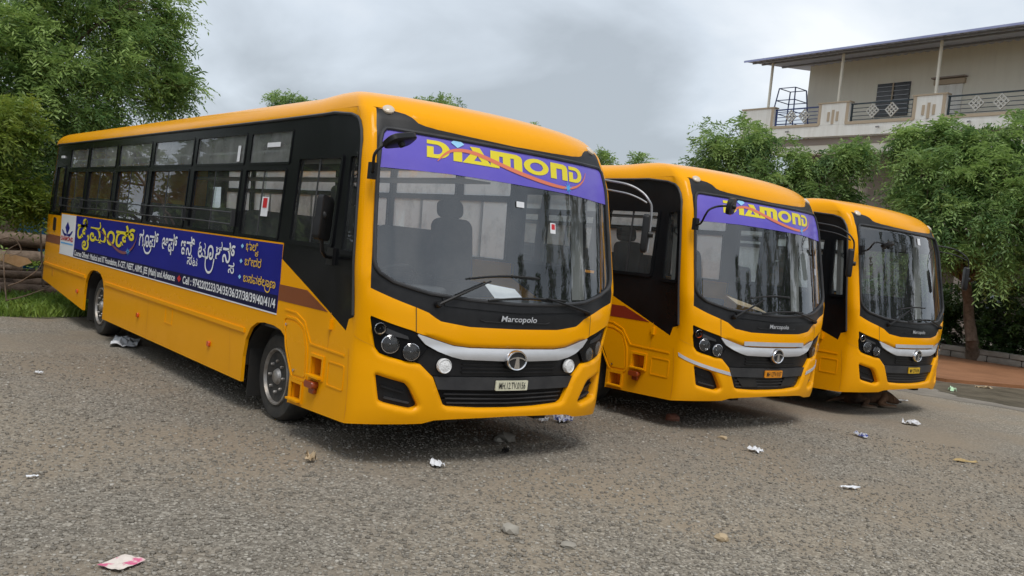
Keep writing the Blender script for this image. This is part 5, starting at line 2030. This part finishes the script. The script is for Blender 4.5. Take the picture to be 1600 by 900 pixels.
def stained(name, col, stain, amt):
    """plaster with vertical rain streaks"""
    m, nt, b = node_mat(name)
    b.inputs['Roughness'].default_value = .9
    t = nt.nodes.new('ShaderNodeTexCoord')
    mp = nt.nodes.new('ShaderNodeMapping')
    mp.inputs['Scale'].default_value = (3.0, 3.0, .35)
    nt.links.new(t.outputs['Object'], mp.inputs[0])
    n = nt.nodes.new('ShaderNodeTexNoise')
    n.inputs['Scale'].default_value = 1.6
    n.inputs['Detail'].default_value = 7
    n.inputs['Roughness'].default_value = .65
    nt.links.new(mp.outputs[0], n.inputs['Vector'])
    mid = tuple(x * (1 - amt) + y * amt for x, y in zip(col, stain))
    nt.links.new(ramp(nt, n.outputs['Fac'], [(.40, col), (.62, mid), (.75, stain)]), b.inputs['Base Color'])
    return m


M['wall'] = stained('cream_plaster', (.84, .80, .69), (.77, .725, .62), .4)
M['wall_white'] = stained('off_white_plaster', (.88, .86, .81), (.68, .64, .57), .4)
M['wall_trim'] = mat('beige_plaster_trim', (.50, .40, .29), .9)
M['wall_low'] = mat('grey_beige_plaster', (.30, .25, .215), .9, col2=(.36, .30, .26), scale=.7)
M['sheetroof'] = mat('blue_grey_roof_sheet', (.58, .61, .74), .5, .0, col2=(.66, .69, .80), scale=1.2)
M['rail'] = mat('dark_teal_rail', (.018, .035, .045), .45)
M['bluepaint'] = mat('blue_painted_steel', (.035, .06, .20), .45)
M['jali'] = mat('white_lattice', (.62, .60, .55), .8)
M['darkwin'] = mat('dark_window', (.012, .013, .016), .2)
HA = math.atan2(-.06, 1)
house = link('house', None, None, (26.05, 18.3, 0), (0, 0, -.06))
tag(house, 'cream two storey house with a railed balcony under a sloping metal sheet roof', 'house')
# local frame: -Y runs along the front from its left end, +X goes back
H = lambda name, mb, m, par=house, sm=0: link(name, mb.mesh(name, m, sm), par)
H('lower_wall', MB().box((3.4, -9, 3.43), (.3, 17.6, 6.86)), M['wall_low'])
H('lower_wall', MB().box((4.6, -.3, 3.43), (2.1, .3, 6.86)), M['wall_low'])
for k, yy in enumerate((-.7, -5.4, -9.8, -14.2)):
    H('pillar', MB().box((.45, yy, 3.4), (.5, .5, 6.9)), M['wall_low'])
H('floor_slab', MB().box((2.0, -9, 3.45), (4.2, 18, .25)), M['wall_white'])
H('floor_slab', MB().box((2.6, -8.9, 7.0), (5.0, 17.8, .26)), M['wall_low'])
H('beam', MB().box((.30, -9.35, 6.72), (.35, 15.6, .34)), M['wall'])
H('balcony_front', MB().box((0, -9, 7.36), (.22, 18, .42)), M['wall_white'])
H('balcony_front', MB().box((1.3, -.1, 7.6), (2.4, .2, .9)), M['wall_white'])
solids = [(0, 1.62), (3.70, 5.03), (7.53, 8.72), (11.4, 12.6), (15.3, 16.5)]
for a, b in solids:
    H('parapet', MB().box((0, -(a + b) / 2, 7.975), (.22, b - a, .80)), M['wall_white'])
    H('parapet_cap', MB().box((-.004, -(a + b) / 2, 8.395), (.28, b - a + .06, .05)), M['wall_trim'])
    for s in (a, b):
        if s > 0:
            H('trim_strip', MB().box((-.115, -s + (.07 if s == b else -.07), 7.98), (.02, .12, .78)), M['wall_trim'])
    if a > 1:
        c = (a + b) / 2
        for dx, hh in ((-.19, .34), (0, .52), (.19, .34)):
            H('plaster_flute', MB().box((-.122, -(c + dx), 7.86 + (0 if hh > .4 else .02)), (.035, .09, hh)), M['wall_trim'])
gaps = [(1.62, 3.70), (5.03, 7.53), (8.72, 11.4), (12.6, 15.3)]
for gi, (a, b) in enumerate(gaps):
    H('sill_strip', MB().box((-.012, -(a + b) / 2, 7.60), (.25, b - a + .2, .10)), M['wall_trim'])
    rl = H('railing', MB().box((0, -(a + .05), 7.98), (.05, .05, .68)).box((0, -(b - .05), 7.98), (.05, .05, .68)).box((0, -(a + b) / 2, 8.30), (.05, b - a, .045)), M['bluepaint'] if gi == 0 else M['rail'])
    for z in (7.72, 7.86, 8.0, 8.14):
        H('rail_bar', MB().bar((0, -a - .02, z), (0, -b + .02, z), .022), M['bluepaint'] if gi == 0 else M['rail'], rl)
    for c in (.37, .67):
        cy = -(a + (b - a) * c)

        def lattice():
            mb = MB()
            q = Matrix.Rotation(PI / 4, 3, 'X')
            for t in (-.17, -.057, .057, .17):
                mb.box(q @ Vector((0, t, 0)), (.05, .035, .375), q)
                mb.box(q @ Vector((.004, 0, t)), (.045, .375, .035), q)
            return mb.mesh('lattice_panel', M['jali'], 0)
        link('lattice_panel', cached('jali', lattice), rl, (-.035, cy, 8.0))
for yy, z0 in ((-1.2, 8.42), (-4.45, 8.42), (-8.25, 8.42), (-12.0, 8.42), (-15.9, 8.42)):
    H('roof_post', MB().tube([(0, yy, z0), (0, yy, 10.22)], .055, 10, False), M['wall'], sm=40)
H('upper_wall', MB().box((4.2, -9.3, 8.9), (4.2, 15.8, 3.6)), M['wall'])
wn_ = H('window', MB().box((2.09, -5.3, 8.83), (.05, 1.36, 1.26)), M['darkwin'])
for k in range(7):
    H('window_bar', MB().bar((2.04, -4.64, 8.30 + .17 * k), (2.04, -5.96, 8.30 + .17 * k), .022), M['steel'], wn_)
H('window_bar', MB().box((2.035, -5.3, 8.83), (.03, .05, 1.24)), M['wall_trim'], wn_)
dr = H('door', MB().box((2.08, -7.5, 8.2), (.06, 1.0, 2.0)), M['wall_white'])
H('door_lintel', MB().box((2.05, -7.5, 9.30), (.12, 1.15, .18)), M['wall_trim'], dr)
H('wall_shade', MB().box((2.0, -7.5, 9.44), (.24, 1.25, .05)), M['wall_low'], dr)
for yy in (-2.4, -6.3, -9.6):
    H('drain_spout', MB().tube([(-.08, yy, 7.42), (-.32, yy - .05, 7.36)], .03, 8), M['steel'], sm=40)
# corrugated roof, front edge low
mb = MB()
vs, fs = [], []
n = 240
for i in range(n + 1):
    yy = -.45 - 17.5 * i / n
    dz = .028 * math.sin(i * PI / 2.0 * .999) + (.02 if i % 4 == 1 else 0)
    for x, z in ((-.85, 10.17), (6.5, 11.0)):
        vs.append((x, yy, z + dz))
fs = [(2 * i, 2 * i + 1, 2 * i + 3, 2 * i + 2) for i in range(n)]
ro = H('roof_sheet', mb.quadmesh(vs, fs), M['sheetroof'], sm=0)
M['eave'] = mat('blue_eave_trim', (.26, .29, .50), .5, col2=(.34, .37, .58), scale=1.5)
H('eave_trim', MB().box((-.865, -9.2, 10.175), (.02, 17.5, .075)), M['eave'], ro)
ro.modifiers.new('thickness', 'SOLIDIFY').thickness = .012
for x, z in ((-.5, 10.16), (0.05, 10.22), (1.3, 10.36)):
    H('purlin', MB().bar((x, -.6, z), (x, -17.6, z), .06), M['steel'], ro)
# blue stand on the open end of the terrace
ts = link('tank_stand', None, None, (27.2, 16.9, 7.13))
tag(ts, 'blue angle iron stand on the open end of the terrace', 'stand')
top, bot = .38, .62
cn = [(-1, -1), (1, -1), (1, 1), (-1, 1)]
for i, (sx, sy) in enumerate(cn):
    link('leg', MB().bar((sx * bot, sy * bot, 0), (sx * top, sy * top, 2.25), .045).mesh('leg', M['bluepaint'], 0), ts)
for z in (.75, 1.25, 1.75, 2.25):
    w = bot + (top - bot) * z / 2.25
    for i in range(4):
        a, b = cn[i], cn[(i + 1) % 4]
        link('brace', MB().bar((a[0] * w, a[1] * w, z), (b[0] * w, b[1] * w, z), .03).mesh('brace', M['bluepaint'], 0), ts)


# ------------------------------------------------------------------ people and animals
def skin_body(name, verts, edges, radii, m, root=0, sub=2):
    me = bpy.data.meshes.new(name)
    me.from_pydata(verts, edges, [])
    o = bpy.data.objects.new(name, me)
    COL.objects.link(o)
    o.modifiers.new('skin', 'SKIN')
    bm = bmesh.new()
    bm.from_mesh(me)
    lay = bm.verts.layers.skin.verify()
    for i, v in enumerate(bm.verts):
        r = radii[i]
        v[lay].radius = r if isinstance(r, tuple) else (r, r)
        v[lay].use_root = (i == root)
    bm.to_mesh(me)
    bm.free()
    s = o.modifiers.new('smooth', 'SUBSURF')
    s.levels = s.render_levels = sub
    dg = bpy.context.evaluated_depsgraph_get()
    dg.update()
    out = bpy.data.meshes.new_from_object(o.evaluated_get(dg))
    bpy.data.objects.remove(o)
    out.materials.clear()
    for x in (m if isinstance(m, list) else [m]):
        out.materials.append(x)
    finish(out, 180)
    return out


def dog_mat():
    m, nt, b = node_mat('dog_fur')
    b.inputs['Roughness'].default_value = .9
    n = noise_node(nt, 3.5, 4, .6)
    c = ramp(nt, n.outputs['Fac'], [(.35, (.030, .018, .012)), (.55, (.11, .055, .028)), (.75, (.20, .11, .06))])
    t = nt.nodes.new('ShaderNodeTexCoord')
    s = nt.nodes.new('ShaderNodeSeparateXYZ')
    nt.links.new(t.outputs['Object'], s.inputs[0])
    f = nt.nodes.new('ShaderNodeMapRange')
    f.inputs[1].default_value, f.inputs[2].default_value = .045, .02
    nt.links.new(s.outputs[2], f.inputs[0])
    mx = nt.nodes.new('ShaderNodeMix')
    mx.data_type = 'RGBA'
    nt.links.new(f.outputs[0], mx.inputs[0])
    nt.links.new(c, mx.inputs[6])
    mx.inputs[7].default_value = (.30, .24, .18, 1)
    nt.links.new(mx.outputs[2], b.inputs['Base Color'])
    return m


M['fur'] = dog_mat()
# lying dog, head towards +X, belly on the ground
DV = [(0, 0, .16), (-.16, 0, .17), (-.30, 0, .15), (.16, 0, .17), (.29, 0, .18), (.39, -.02, .15), (.47, -.03, .11), (.56, -.04, .085), (.63, -.045, .07),
      (-.30, -.10, .12), (-.14, -.17, .10), (-.30, -.20, .045), (-.16, -.235, .035), (-.06, -.25, .03),
      (.22, -.10, .12), (.10, -.15, .06), (.30, -.17, .035), (.42, -.18, .03),
      (.24, .09, .11), (.14, .13, .05), (.34, .14, .035), (.45, .14, .03),
      (-.40, .05, .11), (-.55, .13, .05), (-.66, .10, .035), (-.30, .10, .11), (-.16, .18, .07), (-.32, .20, .04)]
DE = [(0, 1), (1, 2), (0, 3), (3, 4), (4, 5), (5, 6), (6, 7), (7, 8), (2, 9), (9, 10), (10, 11), (11, 12), (12, 13), (4, 14), (14, 15), (15, 16), (16, 17), (4, 18), (18, 19), (19, 20), (20, 21),
      (2, 22), (22, 23), (23, 24), (2, 25), (25, 26), (26, 27)]
DR = [(.125, .135), .125, .11, (.13, .145), .115, .08, .075, .048, .030, .085, .062, .034, .026, .022, .06, .042, .028, .024, .06, .042, .028, .024, .035, .022, .012, .085, .06, .034]
dp = on_ground(1352, 634)
dog = link('dog', skin_body('dog', DV, DE, DR, M['fur']), None, (dp[0], dp[1], 0), (0, 0, math.radians(-12)))
tag(dog, 'brown dog lying under the bumper of the bus without a banner', 'dog')
for s in (-1, 1):
    link('ear', MB().quadmesh([(.41, -.03 + s * .045, .165), (.47, -.03 + s * .06, .15), (.445, -.03 + s * .095, .085), (.425, -.03 + s * .07, .16)], [(0, 1, 2), (0, 2, 3), (0, 3, 1), (1, 3, 2)]).mesh('ear', M['fur'], 60), dog)
link('nose', MB().rbox((.655, -.046, .075), (.03, .03, .022), .01).mesh('nose', M['ink'], 60), dog)

M['skin_'] = mat('skin', (.17, .085, .05), .6)
M['shirt'] = mat('pale_blue_shirt', (.34, .38, .44), .85, col2=(.28, .32, .38), scale=9)
M['hair'] = mat('black_hair', (.012, .010, .009), .7)
M['trousers'] = mat('dark_trousers', (.03, .03, .035), .85)
hp = at(1560, 455, 29.0)
pz = hp[2] - 1.58
PV_ = [(0, 0, .95), (0, 0, 1.15), (0, 0, 1.36), (0, .0, 1.45), (0, -.01, 1.53), (0, -.02, 1.60), (0, -.015, 1.68),
       (.18, 0, 1.38), (.24, -.02, 1.13), (.20, -.16, .93), (.18, -.20, .87), (-.18, 0, 1.38), (-.24, -.02, 1.13), (-.20, -.16, .95), (-.17, -.22, .90),
       (.10, 0, .88), (.11, .0, .48), (.11, .03, .09), (.11, -.12, .04), (-.10, 0, .88), (-.11, 0, .48), (-.11, .03, .09), (-.11, -.12, .04)]
PE_ = [(0, 1), (1, 2), (2, 3), (3, 4), (4, 5), (5, 6), (2, 7), (7, 8), (8, 9), (9, 10), (2, 11), (11, 12), (12, 13), (13, 14), (0, 15), (15, 16), (16, 17), (17, 18), (0, 19), (19, 20), (20, 21), (21, 22)]
PR_ = [(.15, .11), (.14, .105), (.16, .11), .06, .062, (.078, .095), .07, .065, .048, .034, .04, .065, .048, .034, .04, .095, .062, .045, .04, .095, .062, .045, .04]
bm_ = skin_body('person', PV_, PE_, PR_, [M['shirt'], M['skin_'], M['trousers']])
mi_ = []
for p in bm_.polygons:
    c = p.center
    arm = abs(c.x) > .14 and c.z < 1.0 and c.y < -.06
    mi_.append(1 if (c.z > 1.46 or arm) else (2 if c.z < .95 else 0))
bm_.polygons.foreach_set('material_index', mi_)
person = link('person', bm_, None, (hp[0], hp[1], pz), (0, 0, math.radians(-70)))
tag(person, 'person in a pale blue shirt standing in the shade behind the hedge', 'person')
hair = MB()
hair.lathe([(.0, 1.755), (.05, 1.745), (.085, 1.70), (.098, 1.645), (.096, 1.60)], (0, .012, 0), (0, 0, 1), 16, True)
link('hair', hair.mesh('hair', M['hair'], 60), person)
link('face', MB().rbox((0, -.112, 1.60), (.022, .03, .045), .008, None, 1).box((-.032, -.105, 1.635), (.026, .008, .010)).box((.032, -.105, 1.635), (.026, .008, .010)).box((0, -.104, 1.555), (.045, .008, .010)).mesh('face', M['skin_'], 40), person)
tag(link('terrace', MB().box((24.2, 4, .12), (5.2, 30, max(.05, 2 * (pz - .12)) if pz > .15 else .2)).mesh('terrace', M['stone'], 0)), kind='structure')

# papers lying behind the windscreens
def dash_paper(bus, pts, m, label, nm='paper_sheet'):
    vs = []
    for s, v, o in pts:
        vs.append(bus.matrix_basis @ (surf(s, v) - surf_n(s, v) * o))
    o = link(nm, MB().quadmesh(vs, [(0, 1, 2, 3)]).mesh(nm, M[m], 0))
    o.modifiers.new('thickness', 'SOLIDIFY').thickness = .002
    return tag(o, label, 'paper')


bpy.context.view_layer.update()
dash_paper(bus1, [(-.13, 1.315, .06), (.075, 1.318, .06), (.055, 1.405, .14), (-.165, 1.435, .14)], 'paper', 'white paper sheet on the dashboard of the banner bus')
dash_paper(bus2, [(-.42, 1.375, .07), (-.06, 1.30, .07), (-.10, 1.37, .16), (-.48, 1.47, .16)], 'card', 'brown card on the dashboard of the bus with reflective strips')
